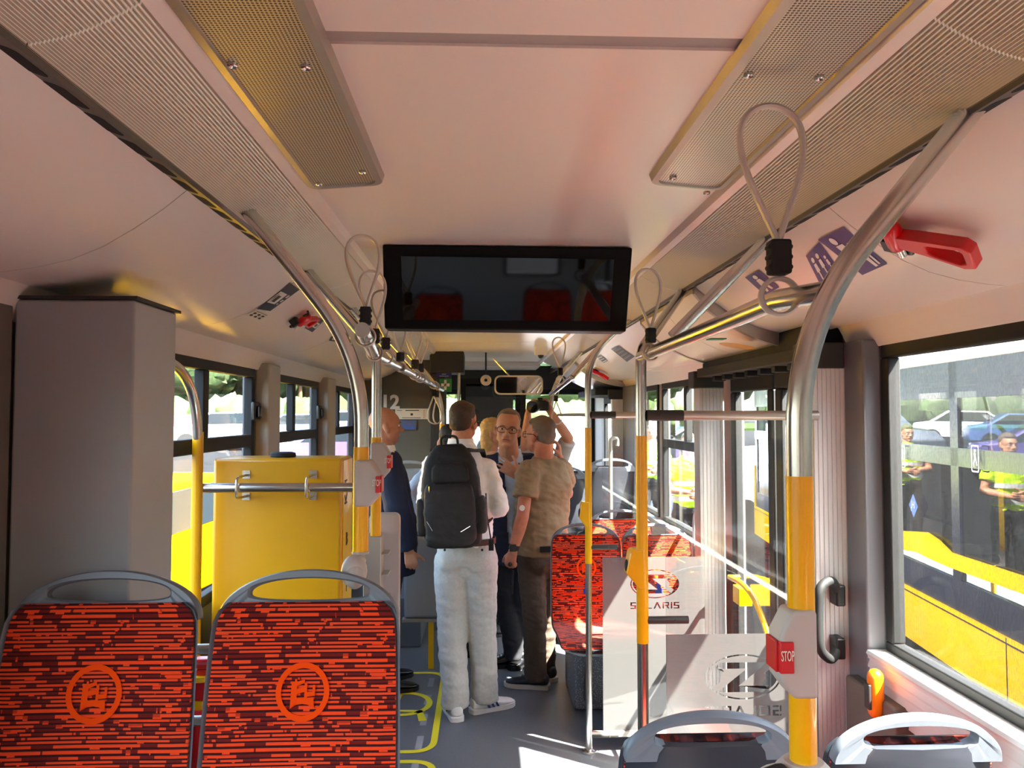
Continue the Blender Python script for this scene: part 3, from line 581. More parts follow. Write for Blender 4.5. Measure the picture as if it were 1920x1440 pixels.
# ---- hanging straps
def make_strap():
    t = thing('hand_strap', 'x', 'hand strap', (0, 0, 0), group='clear loop hand straps on the rails')
    d = MB(); n = 28; d.tube([(.025*math.cos(2*math.pi*i/n), .0, .025*math.sin(2*math.pi*i/n)+.0) for i in range(n)], .0085, 8, closed=True, sq=.4); d.build('rail_ring', 'clear', t, local=True)
    d = MB(); d.box(-.014, .014, -.013, .013, .030, .078)
    for i in range(3): d.box(-.017, .017, -.010, .010, .036+i*.014, .044+i*.014)
    d.build('strap_clamp', 'rubber', t, local=True, bevel=.004)
    pts = []
    for i in range(41):
        u = i/40; a = 2*math.pi*u; wv = .045*math.sin(a)*(.35+.65*math.sin(a/2)); z = .076+.19*math.sin(a/2)**1.3; pts.append((wv*1.15-.010*math.sin(a/2), 0, z))
    d = MB(); d.tube(pts, .0062, 8, sq=.75); d.build('strap_loop', 'clear', t, local=True)
    return t
strap0 = make_strap()
lx = lambda y: x2+(x3-x2)*(y-YP2)/(YP3-YP2) if y > YP2 else x1+(x2-.01-x1)*(y-YP1)/(YP2-YP1)
rx = lambda y: q1+(q2-q1)*(y-YQ1)/(YQ2-YQ1)
G = 'clear loop hand straps on the rails'
strap_specs = [(lx(2.02), 2.02, zr, .1, 0, 'upturned clear hand strap by the left near pole', (1, 1, 1)),
 (lx(2.62)+.012, 2.55, zr, .35, 0, 'larger upturned clear strap at the second left pole', (1, 1, 1.02)),
 (lx(2.72)+.012, 2.75, zr, .3, 0, 'smaller upturned clear strap just behind the second left pole', (1, 1, .9)),
 (lx(3.3), 3.3, zr, .9, 0, 'upturned clear strap on the left rail under the screen edge', (1, 1, .8)),
 (lx(3.95), 3.95, zr, .7, 0, 'upturned clear strap leaning outward, further along the left rail', (1.2, 1, 1)),
 (lx(4.25), 4.25, zr, .5, 0, 'upturned clear strap above the bald man', (1.2, 1, 1)),
 (lx(5.25), 5.25, zr, .2, 1, 'clear strap hanging down in front of the paper notice', (1.1, 1, 1)),
 (lx(5.55), 5.55, zr, 1.0, 1, 'clear strap hanging down nearest to the far left pole', (1.1, 1, 1)),
 (q1-.002, 1.265, zr2, .0, 0, 'large upturned clear strap beside the thick right pole', (1.25, 1.2, 1.22)),
 (rx(2.42), 2.42, zr2, .2, 0, 'upturned clear strap right of the screen', (1, 1, 1)),
 (q3-.06, 4.75, 1.915, .3, 0, 'small upturned clear strap on the far right rail', (1, 1, 1)),
 (q4+.02, 5.7, 1.87, .3, 1, 'clear strap hanging down beside the far right pole', (.9, 1, .9))]
for i, (x, y, z, rz, down, lab, sc) in enumerate(strap_specs):
    o = strap0 if i == 0 else dup(strap0, (x, y, z))
    o.location = (x, y, z); o.rotation_euler = (0, math.pi if down else 0, rz); o.scale = sc; o['label'] = lab; o['group'] = G

# ---------------------------------------------------------------- seats
PATH = [(-.45, .405), (-.40, .435), (-.28, .440), (-.14, .425), (-.05, .435), (-.005, .49), (.022, .58), (.044, .70), (.066, .82), (.088, .925)]
WID = [.195, .208, .213, .213, .212, .212, .212, .210, .206, .200]
def catm(L, t):
    n = len(L)-1; x = t*n; i = min(int(x), n-1); f = x-i
    p = [L[max(i-1, 0)], L[i], L[i+1], L[min(i+2, n)]]
    def c(a, b_, c_, d_): return .5*((2*b_)+(-a+c_)*f+(2*a-5*b_+4*c_-d_)*f*f+(-a+3*b_-3*c_+d_)*f**3)
    return tuple(c(*[q[k] for q in p]) for k in range(2)) if isinstance(L[0], tuple) else c(*p)
def seatS(u, v, off=0, extra=0):
    y, z = catm(PATH, v); w_ = catm(WID, v)+extra; y2, z2 = catm(PATH, min(v+.01, 1)); y1, z1 = catm(PATH, max(v-.01, 0))
    t = Vector((0, y2-y1, z2-z1)).normalized(); nrm = Vector((0, t.z, -t.y))  # points to the back of the seat
    e = .12 if v > .9 else 0
    if v > .93: w_ -= .03*((v-.93)/.07)**2.5
    if v < .06: w_ -= .04*((.06-v)/.06)**2
    p = Vector((u*w_, y, z)) - nrm*(.016*abs(u)**3) + nrm*off
    return p
def seat_v_of_s():
    L = [0]; N = 120
    for i in range(N): a = catm(PATH, i/N); b_ = catm(PATH, (i+1)/N); L.append(L[-1]+math.hypot(b_[0]-a[0], b_[1]-a[1]))
    return L
SL = seat_v_of_s()
def emblem_glyph():
    E = [(-.030, -.034), (-.020, -.030), (0, -.026), (.020, -.030), (.030, -.034), (.030, -.026), (.027, -.024), (.027, .030), (.020, .030), (.020, .022), (.014, .022), (.014, .030), (.006, .030), (.006, .022), (.000, .026), (.0, .034), (-.008, .034), (-.008, .020), (-.014, .020), (-.014, .028), (-.026, .028), (-.026, -.022)]
    return E
GLYPH = [[(-.027, -.034), (-.013, -.026), (-.013, .026), (-.018, .026), (-.018, .020), (-.025, .022)], [(-.013, .012), (.004, .018), (.004, .025), (-.013, .021)], [(-.013, -.004), (.006, .0), (.006, .010), (-.013, .006)], [(.004, -.016), (.010, -.014), (.010, .018), (.004, .018)], [(.010, -.010), (.028, -.008), (.028, .014), (.022, .014), (.022, .0), (.010, .0)], [(-.027, -.034), (-.013, -.026), (0, -.024), (.013, -.026), (.027, -.034), (.025, -.012), (-.013, -.012)]]
def make_seat(shellmat='seatgrey', emblem=True, blue=False, handlemat='seatgrey', hole=1.0):
    t = thing('passenger_seat', 'x', 'seat', (0, 0, 0))
    # pad
    nu, nv = 12, 44
    front = [[seatS(-1+2*i/nu, j/nv, -.012*(1-abs(-1+2*i/nu)**6)-.010) for i in range(nu+1)] for j in range(nv+1)]
    backs = [[seatS(-1+2*i/nu, j/nv, .004) for i in range(nu+1)] for j in range(nv+1)]
    d = MB(); vs = [p for r in front for p in r]+[p for r in backs for p in r]; K = (nu+1)*(nv+1); fs = []
    idx = lambda j, i, b_=0: b_*K+j*(nu+1)+i
    for j in range(nv):
        for i in range(nu): fs.append((idx(j, i), idx(j, i+1), idx(j+1, i+1), idx(j+1, i))); fs.append((idx(j, i, 1), idx(j+1, i, 1), idx(j+1, i+1, 1), idx(j, i+1, 1)))
    for j in range(nv): fs.append((idx(j, 0), idx(j+1, 0), idx(j+1, 0, 1), idx(j, 0, 1))); fs.append((idx(j, nu), idx(j, nu, 1), idx(j+1, nu, 1), idx(j+1, nu)))
    for i in range(nu): fs.append((idx(0, i), idx(0, i, 1), idx(0, i+1, 1), idx(0, i+1))); fs.append((idx(nv, i), idx(nv, i+1), idx(nv, i+1, 1), idx(nv, i, 1)))
    d.add(vs, fs); ob = d.build('seat_pad', 'moquette', t, local=True, smooth=60)
    uvl = ob.data.uv_layers.new(name='UVMap')
    for lp in ob.data.loops:
        k = lp.vertex_index % K; j, i = divmod(k, nu+1); uvl.data[lp.index].uv = ((-1+2*i/nu)*.21, SL[round(j/nv*120)])
    # shell behind
    nv2 = 40; rgs = []
    for j in range(nv2+1):
        v = j/nv2; rgs.append([seatS(u, v, o2, .010) for u, o2 in [(-1, -.012), (-.9, .012), (-.6, .024), (0, .026), (.6, .024), (.9, .012), (1, -.012), (.985, -.004), (.5, .006), (0, .006), (-.5, .006), (-.985, -.004)]])
    d = MB(); d.rings(rgs); d.build('seat_shell', shellmat, t, local=True, smooth=50)
    # handle at the top: plate with an opening
    T = catm(PATH, 1); y0, z0 = T; tt = Vector((0, .021, .105)).normalized()
    def hp(a, h, o=0): return Vector((a, y0, z0)) + tt*h + Vector((0, tt.z, -tt.y))*o
    n = 40; outer = []; inner = []
    for i in range(n+1):
        th = math.pi*(1-i/n); ca, sa = math.cos(th), math.sin(th)
        xo = .209*ca; zo = -.035+.105*sa; outer.append((xo, zo))
        xi = .138*(abs(ca)**.9)*(1 if ca > 0 else -1); zi = .020+.030*sa; inner.append((xi, zi))
    ob_, ib_ = [], []
    for i in range(1, n):
        a = outer[n][0]+(outer[0][0]-outer[n][0])*i/n; ob_.append((a, -.035))
        f = i/n; ca = math.cos(math.pi*f); ib_.append((.138*(abs(ca)**.9)*(1 if ca > 0 else -1), .020-.016*hole*(math.sin(math.pi*f)**.6)))
    O = outer+ob_; I = inner+ib_
    rg = [[hp(a*(1-.0), h, -.008) for a, h in I], [hp(a, h, -.014) for a, h in [(p[0]*1.03, p[1]+(.003 if p[1] > .020 else -.003)) for p in I]], [hp(a*.985, h-.003, -.014) for a, h in O], [hp(a, h, -.006) for a, h in O], [hp(a, h, .012) for a, h in O], [hp(a*.985, h-.003, .018) for a, h in O],
          [hp(a, h, .018) for a, h in [(p[0]*1.03, p[1]+(.003 if p[1] > .020 else -.003)) for p in I]], [hp(a, h, .012) for a, h in I], [hp(a, h, -.008) for a, h in I]]
    d = MB(); d.rings(rg, caps=False); d.build('seat_handle', handlemat, t, local=True, smooth=50)
    def onpad(x, s, o=.0035):
        k = max(i for i in range(120) if SL[i] <= s or i == 0); q = (k+(s-SL[k])/(SL[k+1]-SL[k]))/120
        return seatS(x/catm(WID, q), q, -.0225-o)
    def padpoly(mb, quads):
        for q in quads: mb.add([onpad(*p) for p in q], [tuple(range(len(q)))])
    if emblem:
        sc_ = SL[120]-.185; d = MB(); n = 40; rg = []
        for k in range(n+1): pass
        vs = []; 
        for r_ in (.048, .060):
            for k in range(n): a = 2*math.pi*k/n; vs.append(onpad(r_*math.cos(a), sc_+r_*math.sin(a)))
        d.add(vs, [(k, (k+1) % n, n+(k+1) % n, n+k) for k in range(n)])
        padpoly(d, [[(x, sc_+z) for x, z in pl] for pl in GLYPH])
        d.build('crest_emblem', 'emblem', t, local=True, smooth=None)
    if blue:
        d = MB(); s2 = SL[120]-.30
        for q in ([(0+.012*math.cos(a), s2+.045+.012*math.sin(a)) for a in [2*math.pi*k/12 for k in range(12)]], [(-.022, s2-.03), (.026, s2-.03), (.024, s2+.0), (.012, s2+.004), (.012, s2+.028), (-.012, s2+.028), (-.012, s2+.0), (-.022, s2-.005)]): padpoly(d, [q])
        d.build('priority_symbol', 'emblemblue', t, local=True, smooth=None)
    d = MB(); d.tube(fillet([(0, -.34, .40), (0, -.12, .39), (0, .02, .12), (0, .02, 0)], .06), .02, 10); d.box(-.17, .17, -.36, -.06, .375, .40); d.build('seat_bracket', 'plasticdark', t, local=True)
    return t
def seat_at(px, py_top, Y, rz, proto, label, group, z0=None, tilt=0, first=False, wscale=1):
    p = P(px, py_top, Y=Y); sgn = 1 if abs(rz) < 1 else -1
    zz = (p.z-1.0) if z0 is None else z0; ob = proto if first else dup(proto, (0, 0, 0))
    ob.location = (p.x, Y-.10*sgn, zz); ob.rotation_euler = (tilt, 0, rz); ob.scale = (wscale, 1, 1); ob['label'] = label
    if group: ob['group'] = group
    return ob
pr_face = make_seat('seatgrey'); pr_back = make_seat('seatback', handlemat='seatgrey', hole=1.7); pr_blue = make_seat('seatgrey', blue=True)  # paler handle grey on the dark seats stands in for sun on it
GR = 'orange-red striped passenger seats'
seat_at(212, 1064, 1.76, 0, pr_face, 'striped orange-red seat with crest beside the dark grey casing', GR, first=True, wscale=.97)
seat_at(584, 1062, 1.76, 0, pr_face, 'striped orange-red seat with crest below the near left pole', GR, wscale=.95)
GB = 'forward-facing seats with dark backs'
seat_at(1334, 1329, 1.74, math.pi, pr_back, 'dark seat back with open handle, left of the thick right pole', GB, first=True, wscale=.94)
s4 = seat_at(1722, 1334, 1.74, math.pi, pr_back, 'dark seat back with sunlit handle beside the right window sill', GB, wscale=.94)
seat_at(1096, 978, 4.52, 0, pr_blue, 'striped seat with blue priority symbol on the aisle side of far partition', GR, first=True, wscale=.95)
seat_at(1227, 979, 4.52, 0, pr_blue, 'striped seat with blue priority symbol on the window side of far partition', GR, wscale=.95)
seat_at(1160, 953, 5.2, 0, pr_face, 'striped seat seen over the priority seats, beside the right window', GR)
seat_at(1146, 858, 6.35, math.pi, pr_back, 'high dark seat back right of the slim pole near front door', GB)
seat_at(1052, 872, 6.35, math.pi, pr_back, 'high dark seat back behind the khaki man', GB)
pr_light = make_seat('seatlight', handlemat='seatlight')
seat_at(766, 862, 5.95, math.pi, pr_light, 'light grey seat back behind the man in navy jacket', None, first=True)
# seats added behind the camera for red bounce light and screen reflection
for i, (x, y, z) in enumerate(((-.86, -1.2, .3), (-.38, -1.2, .3), (.55, -1.3, .3), (1.03, -1.3, .3), (.55, .35, 0), (1.03, .35, 0), (.55, -.5, 0), (1.03, -.5, 0))):
    o = dup(pr_face, (x, y, z)); o.rotation_euler = (0, 0, 0 if y > 0 and False else math.pi); o['label'] = ('striped seat behind the camera, %s' % ['rear left by the window', 'rear left by the aisle', 'rear right by the aisle', 'rear right by the window', 'close right by the aisle', 'close right under the window', 'middle right by the aisle', 'middle right under the window'][i]); o['group'] = GR
# plinths
MB().box(XL+.032, -.16, .9, 1.85, 0, .37).build('seat_plinth', 'floor', label='raised floor plinth under the two striped left seats', cat='plinth', bevel=.01)
MB().box(XL+.002, -.62, 2.3, 2.96, 0, .52).build('storage_box', 'floor', label='low floor-coloured box carrying the fire extinguisher', cat='box', bevel=.02)
MB().box(XL+.002, -.55, 3.06, 3.5, 0, .52).build('wheel_arch', 'floor', label='boxed wheel arch under the yellow cabinet', cat='wheel arch', bevel=.02)
MB().box(.53, 1.25, 4.48, 4.98, 0, .33, 0).build('seat_box', 'speckle', label='speckled box under the priority seats', cat='seat box', bevel=.015)

for k_, (a, b_, c, e, z, lb) in enumerate(((.63, 1.25, 5.7, 6.80, P(1146, 858, Y=6.35).z-1.0, 'grey raised plinth carrying the high seats near the front door'), (XL+.002, -.45, 5.72, 6.82, P(766, 862, Y=5.95).z-1.0, 'grey raised plinth below the light grey seat'), (XL+.002, -.1, -1.6, -.9, .30, 'grey raised plinth behind the camera on the left'), (.3, 1.25, -1.7, -1.0, .30, 'grey raised plinth behind the camera on the right'))):
    MB().box(a, b_, c, e, 0, z).build('seat_plinth', 'floor', label=lb, cat='plinth', bevel=.01)
# ---------------------------------------------------------------- fittings
# yellow cabinet with rail
YC = 3.12; p0 = P(400, 860, Y=YC); p1 = P(641, 860, Y=YC); zt = p0.z
t = thing('yellow_cabinet', 'tall yellow metal cabinet behind the second striped seat', 'cabinet', ((p0.x+p1.x)/2, YC+.12, .52))
d = MB(); d.box(p0.x, p1.x, YC, YC+.24, .52, zt); d.build('cabinet_body', 'yellowbox', t, bevel=.012)
d = MB(); d.box(p1.x-.002, p1.x+.004, YC+.02, YC+.23, .55, zt-.01)
d.build('cabinet_door', 'yellowpale', t)
for s_, zz in (('KM', zt-.14), ('B', zt-.36), ('I', zt-.55)):
    textmb(s_, .055, frame((p1.x+.005, YC+.10, zz), (0, 0, 1) if s_ == 'KM' else (0, 1, 0), (0, -1, 0) if s_ == 'KM' else (0, 0, 1)), .002).build('door_letters', 'black', t)
t2 = thing('round_cap', 'round black cap lying on top of the yellow cabinet', 'cap', (P(531, 853, Y=YC+.12).x, YC+.12, zt))
d = MB(); c_ = P(531, 853, Y=YC+.12); d.tube([(c_.x, c_.y, zt), (c_.x, c_.y, zt+.004), (c_.x, c_.y, zt+.016), (c_.x, c_.y, zt+.020)], [.05, .052, .05, .04], 28); d.build('cap_disc', 'rubber', t2)
YR = 3.02; ra = P(376, 915, Y=YR); rb = P(664, 918, Y=YR)
t = thing('cabinet_rail', 'horizontal steel rail with two hooks in front of the yellow cabinet', 'rail', ra)
d = MB(); d.tube([ra, (rb.x, YR, ra.z)], .0185, 20); d.build('rail_tube', 'steel', t)
for px in (447, 577):
    q = P(px, 916, Y=YR); d = MB(); d.tube(fillet([(q.x, YC+.004, ra.z+.042), (q.x, YR-.026, ra.z+.040), (q.x, YR-.030, ra.z-.038), (q.x, YC+.004, ra.z-.042)], .03, 6), .005, 10)
    d.box(q.x-.015, q.x+.015, YC-.004, YC+.002, ra.z+.028, ra.z+.060); d.box(q.x-.015, q.x+.015, YC-.004, YC+.002, ra.z-.058, ra.z-.028); d.build('rail_hook', 'steel', t)
# bent wall post left of cabinet
YW = 3.0; xw = P(370, 900, Y=YW).x; ztop = P(370, 740, Y=YW).z
t = thing('wall_post', 'short bent steel post with yellow sleeve beside the left window', 'grab pole', (xw, YW, .0))
d = MB(); d.tube(fillet([(xw, YW, 0), (xw, YW, P(370, 700, Y=YW).z), (XL+.045, 2.16, 1.93)], .30, 14), .0185, 20); d.build('pole_tube', 'steel', t)
d = MB(); d.tube([(xw, YW, .02), (xw, YW, P(370, 810, Y=YW).z)], .0205, 24); d.build('yellow_sleeve', 'yellow', t)
# clamp of near-left pole on the seat handle
cp = P(664, 1070, Y=1.80); hb, ht = P(664, 1102, Y=1.80).z, P(664, 1040, Y=1.80).z
d = MB(); d.ell(((cp.x), 1.80, (hb+ht)/2), (.030, .034, (ht-hb)/2*1.0)); d.ell((cp.x+.004, 1.79, (hb+ht)/2-.008), (.024, .034, (ht-hb)/2*.8)); d.tube([(cp.x, 1.80, ht-.02), (x1, YP1, z1b-.02)], .014)
d.build('handle_clamp', 'plastic', left_near)
# wheelchair back board
Yb = 2.78; b0, b1 = P(708, 962, Y=Yb), P(750, 962, Y=Yb)
t = thing('wheelchair_board', 'beige plastic wheelchair back board behind the second left pole', 'back board', ((b0.x+b1.x)/2, Yb, 0))
d = MB(); wv = (b1.x-b0.x+.03); d.prism([((b0.x+b1.x)/2-.015+a, .55+(b0.z-.55)/2+c) for a, c in rrect(wv, b0.z-.55, .02)], (0, Yb+.03, 0), (1, 0, 0), (0, 0, 1), .03); d.build('board', 'plastic', t, bevel=.006)
d = MB(); zc = P(700, 1005, Y=2.66).z; d.box(P(690, 0, Y=2.66).x, P(722, 0, Y=2.66).x, 2.65, 2.74, .0, zc)
for z in (zc-.06, zc-.13, zc-.21): d.box(P(722, 0, Y=2.66).x-.002, P(735, 0, Y=2.66).x, 2.66, 2.74, z-.004, z)
d.build('board_bracket', 'metalframe', t, bevel=.005)
d = MB(); zz = zc-.35; d.tube([(b0.x, Yb, .02), (b0.x, Yb, .6)], .016); d.build('board_post', 'steel', t)
# rails and extinguisher between the seats
t = thing('seat_rail', 'double steel rail behind the two striped left seats', 'rail', (-.7, 2.2, 0))
for py in (1217, 1351):
    q = P(393, py, Y=2.16); d = MB(); d.tube([(XL+.05, 2.16, q.z), (-.33, 2.16, q.z)], .014, 14); d.build('rail_tube', 'steel', t)
d = MB(); d.tube([(-.33, 2.16, .38), (-.33, 2.16, 1.1)], .014); d.tube([(XL+.05, 2.16, .0), (XL+.05, 2.16, 1.1)], .014); d.build('rail_post', 'steel', t)
e = P(378, 1300, Y=2.42); t = thing('fire_extinguisher', 'red fire extinguisher with yellow collar seen between the left seats', 'fire extinguisher', (e.x, 2.42, .52))
d = MB(); zz = P(378, 1345, Y=2.42).z
d.tube([(e.x, 2.42, .52), (e.x, 2.42, .53), (e.x, 2.42, zz), (e.x, 2.42, zz+.03)], [.045, .052, .052, .03], 24); d.build('cylinder_body', 'red', t)
d = MB(); d.tube([(e.x, 2.42, zz+.03), (e.x, 2.42, zz+.055)], .024, 18); d.build('collar', 'yellowpale', t); d = MB(); d.tube([(e.x, 2.42, zz+.115), (e.x, 2.42, zz+.13)], .036, 18); d.build('safety_ring', 'yellowpale', t)
d = MB(); d.box(e.x-.03, e.x+.03, 2.40, 2.44, zz+.055, zz+.115); d.box(e.x-.02, e.x+.05, 2.40, 2.44, zz+.15, zz+.18); d.box(e.x-.015, e.x+.03, 2.405, 2.435, zz+.10, zz+.15); d.build('valve_head', 'red', t, bevel=.006)
# floor markings
d = MB()
def stripe(pts, w_, mi=0, z=.002):
    pts = [Vector((a, b_, 0)) for a, b_ in pts]; L = []; Rr = []
    for i, p in enumerate(pts):
        q = (pts[min(i+1, len(pts)-1)]-pts[max(i-1, 0)]).normalized(); nn = Vector((-q.y, q.x, 0))*w_/2; L.append(p+nn+Vector((0, 0, z))); Rr.append(p-nn+Vector((0, 0, z)))
    k = len(pts); d.add(L+Rr, [(i, i+1, k+i+1, k+i) for i in range(k-1)], mi)
def fl(px, py): q = P(px, py, Z=0); return (q.x, q.y)
F2 = lambda L, r: [(v.x, v.y) for v in fillet([(a, b_, 0) for a, b_ in L], r, 8)]
stripe(F2([(XL+.1, 5.16), (-.25, 5.16), (-.25, 3.97), (XL+.1, 3.97)], .12), .035)
stripe(F2([(XL+.1, 3.86), (-.235, 3.86), (-.235, 1.9)], .12), .035)
stripe([(-.46+.15*math.cos(R(a)), 4.62+.17*math.sin(R(a))) for a in range(-100, 150, 10)], .035); stripe([(-.50, 4.85), (-.52, 4.52), (-.36, 4.5), (-.33, 4.36)], .045); stripe([(-.52, 4.5), (-.60, 4.45)], .04)
y = 1.9
while y < 5.1: stripe([(-.325, y), (-.325, y+.16)], .035, 1, .001); y += .3
d.build('floor_marking', ['lineyellow', 'linegrey'], label='yellow wheelchair bay outline and symbol on the floor by the aisle', cat='floor marking', smooth=None)
# front-left cab partition
Y7 = 7.0; xr = P(866, 700, Y=Y7).x; d = MB(); d.box(XL, xr-.14, Y7, Y7+.04, 0, 2.2); d.box(xr-.14, xr, Y7, Y7+.04, 0, 1.0); d.build('wall_front', 'cabwall', kind='structure')
tx0, tx1 = P(810, 0, Y=Y7).x, P(872, 0, Y=Y7).x
d = MB(); d.box(tx0, tx1, Y7-.10, Y7+.3, P(840, 700, Y=Y7).z, 2.27); d.box(tx0, tx0+.13, Y7-.06, Y7, 1.2, P(840, 700, Y=Y7).z)
d.build('header_box', 'cabdark', label='dark box column at the top corner of the cab partition', cat='header box', bevel=.01)
d = MB(); xq = P(862, 0, Y=Y7-.1).x; d.tube([(xq, Y7-.06, 1.2), (xq, Y7-.06, P(862, 690, Y=Y7).z)], .015); d.build('cab_post', 'steel', label='slim steel post at the cab partition edge', cat='post')
def board(name, px0, py0, px1, py1, Y, mt, label, cat, extra=None, th=.004):
    a, b_ = P(px0, py1, Y=Y), P(px1, py0, Y=Y); t = thing(name, label, cat, ((a.x+b_.x)/2, Y, a.z))
    d = MB(); d.box(a.x, b_.x, Y-th, Y, a.z, b_.z); d.build('plate', mt, t)
    if extra: extra(t, a, b_, Y-th-.0006)
    return t
def ln(t, a, b_, Y, fr, mt, nm='print'):
    d = MB(); w_ = b_.x-a.x; h = b_.z-a.z
    for (u0, v0, u1, v1) in fr: d.box(a.x+w_*u0, a.x+w_*u1, Y-.0004, Y+.0004, a.z+h*v0, a.z+h*v1)
    d.build(nm, mt, t, smooth=None)
def txt(t, s_, x, z, h, Y, mt, al='CENTER', nm='lettering'): textmb(s_, h, frame((x, Y, z), (1, 0, 0), (0, 0, 1)), align=al).build(nm, mt, t, smooth=None)
q = P(731, 766, Y=Y7-.01); d = textmb('12', P(731, 740, Y=Y7).z-q.z, frame((q.x, Y7-.004, q.z), (1, 0, 0), (0, 0, 1)), .004, bold=.006); d.build('number_sign', 'white', label='white number 12 on the dark cab partition', cat='number')
def ex(t, a, b_, Y):
    ln(t, a, b_, Y, [(.3, .78, .7, .86), (.45, .35, .52, .55), (.2, .1, .75, .15), (.05, .8, .2, .84)], 'cabdark'); ln(t, a, b_, Y, [(.83, .15+.2*i, .86, .22+.2*i) for i in range(4)], 'redsign')
board('paper_notice', 741, 766, 805, 786, Y7-.01, 'paper', 'cream paper notice on the cab partition under the number 12', 'notice', ex)
board('text_label', 743, 788, 781, 806, Y7-.01, 'cabwall', 'label of blue text lines below the cream paper notice', 'label', lambda t, a, b_, Y: ln(t, a, b_, Y, [(0, .05+.16*i, 1 if i % 2 else .92, .14+.16*i) for i in range(6)], 'bluelabel'))
def exc(t, a, b_, Y):
    w_ = b_.x-a.x; h = b_.z-a.z; d = MB(); d.prism([(a.x+w_*u, a.z+h*v) for u, v in ((.25, .92), (.85, .75), (.88, .5), (.3, .62))], (0, Y, 0), (1, 0, 0), (0, 0, 1), .0008); d.prism([(a.x+w_*(.45+.09*math.cos(k)), a.z+h*(.5+.07*math.sin(k))) for k in [i*.6283 for i in range(10)]], (0, Y, 0), (1, 0, 0), (0, 0, 1), .0008); d.build('camera_symbol', 'white', t)
    txt(t, 'pojazd', (a.x+b_.x)/2, a.z+h*.22, h*.08, Y, 'white'); txt(t, 'monitorowany', (a.x+b_.x)/2, a.z+h*.08, h*.08, Y, 'white')
board('camera_sign', 818, 682, 847, 708, Y7-.07, 'blue', 'blue surveillance camera sign on the partition column', 'sign', exc)
board('first_aid_sign', 824, 710, 847, 735, Y7-.07, 'green', 'green sign with a white cross under the camera sign', 'sign', lambda t, a, b_, Y: ln(t, a, b_, Y, [(.38, .15, .58, .9), (.15, .42, .82, .64)], 'white'))
# front end: windscreen, dash, mirror
t = thing('window_8', None, None, (.1, YF, .8), kind='structure')
d = MB(); frame_panel(d, 'y', XL, XR, .70, 2.0, YF-.03, YF+.03, .06); d.box(P(966, 0, Y=9).x, P(985, 0, Y=9).x, YF-.05, YF+.03, .7, 2.0); d.build('window_frame', 'rubber', t)
d = MB(); d.box(XL, XR, YF-.002, YF+.002, .72, 1.98); d.build('window_pane', 'glass', t)
d = MB(); d.box(XL, XR, YF-.05, YF+.05, 0, .72); d.box(XL, XR, YF-.10, YF+.05, 2.0, 2.27); d.box(XL, XR, YF-.5, YF-.04, .55, .74); d.build('wall_front.001', 'cabdark', kind='structure')
d = MB(); d.box(XC-.53, XC+.53, 8.2, YF, 2.22, 2.268); d.build('trim_%d' % tn, 'ceiling', kind='structure'); tn += 1
Yd = 7.6; a = P(866, 0, Y=Yd); b_ = P(1012, 0, Y=Yd)
t = thing('driver_screen', 'dark framed glass screen beside the driver seat with a grey lower pane', 'driver screen', ((a.x+b_.x)/2, Yd, 0))
d = MB(); zT = P(900, 710, Y=Yd).z; frame_panel(d, 'y', a.x, P(985, 0, Y=Yd).x, .0, zT, Yd-.02, Yd+.02, .05); d.build('screen_frame', 'rubber', t)
d = MB(); d.box(a.x+.05, P(985, 0, Y=Yd).x-.05, Yd-.003, Yd+.003, .9, zT-.05); d.build('screen_glass', 'tint', t)
d = MB(); d.box(a.x+.05, P(985, 0, Y=Yd).x-.05, Yd-.012, Yd+.012, .05, .9); d.build('screen_panel', 'cabdark', t)
d = MB(); d.box(P(875, 0, Y=8.88).x, P(962, 0, Y=8.88).x, 8.875, 8.898, P(0+900, 800, Y=8.88).z, 2.03); d.build('sun_blind', 'strip', label='grey roller sun blind pulled down over the windscreen', cat='sun blind')
Ym = 6.9; t = thing('rear_mirror', 'wide interior mirror with cream rounded frame under the ceiling', 'mirror', P(972, 721, Y=Ym))
a, b_ = P(927, 740, Y=Ym), P(1018, 704, Y=Ym); cx, cz = (a.x+b_.x)/2, (a.z+b_.z)/2; W_, H_ = b_.x-a.x, b_.z-a.z
ro = [Vector((cx+u, Ym, cz+v)) for u, v in rrect(W_, H_, .05)]; ri = [Vector((cx+u, Ym, cz+v)) for u, v in rrect(W_-.028, H_-.028, .04)]
d = MB(); d.rings([ri, ro, [v+Vector((0, .03, 0)) for v in ro], [v+Vector((0, .03, 0)) for v in ri]], caps=False); d.build('mirror_frame', 'paper', t)
d = MB(); d.add([v+Vector((0, .002, 0)) for v in ri], [tuple(range(len(ri)))]); d.build('mirror_glass', 'steelmirror', t)
d = MB(); q = P(965, 715, Y=Ym+.03); q2 = P(925, 672, Y=Ym+.1); d.tube([q, q2], .007, 8); d.build('mirror_arm', 'steel', t)
Yc = 7.0; q = P(911, 713, Y=Yc); d = MB(); n = 24
d.rings([[Vector((q.x+r*math.cos(2*math.pi*k/n), Yc-y, q.z+r*math.sin(2*math.pi*k/n))) for k in range(n)] for r, y in ((.048, 0), (.05, .01), (.044, .02), (.018, .024), (.016, .012), (.001, .012))]); t = thing('ceiling_camera', 'round cream camera disc left of the interior mirror', 'camera', q); d.build('camera_disc', 'paper', t)
d = MB(); d.ell((q.x, Yc-.014, q.z), (.013, .008, .013)); d.build('camera_lens', 'black', t); d = MB(); d.tube([(q.x, Yc, q.z), (q.x, Yc+.02, q.z+.1), (q.x, Yc+.02, 2.28)], .008, 8); d.build('camera_arm', 'cabdark', t)
q = P(1014, 681, Y=6.4); t = thing('dome_camera', 'small white dome camera under the far ceiling', 'camera', (q.x, 6.4, 2.24)); d = MB(); d.box(q.x-.05, q.x+.05, 6.35, 6.45, 2.2, 2.27); d.build('camera_mount', 'white', t); d = MB(); d.ell((q.x, 6.4, 2.2), (.025, .025, .03)); d.build('camera_dome', 'black', t)

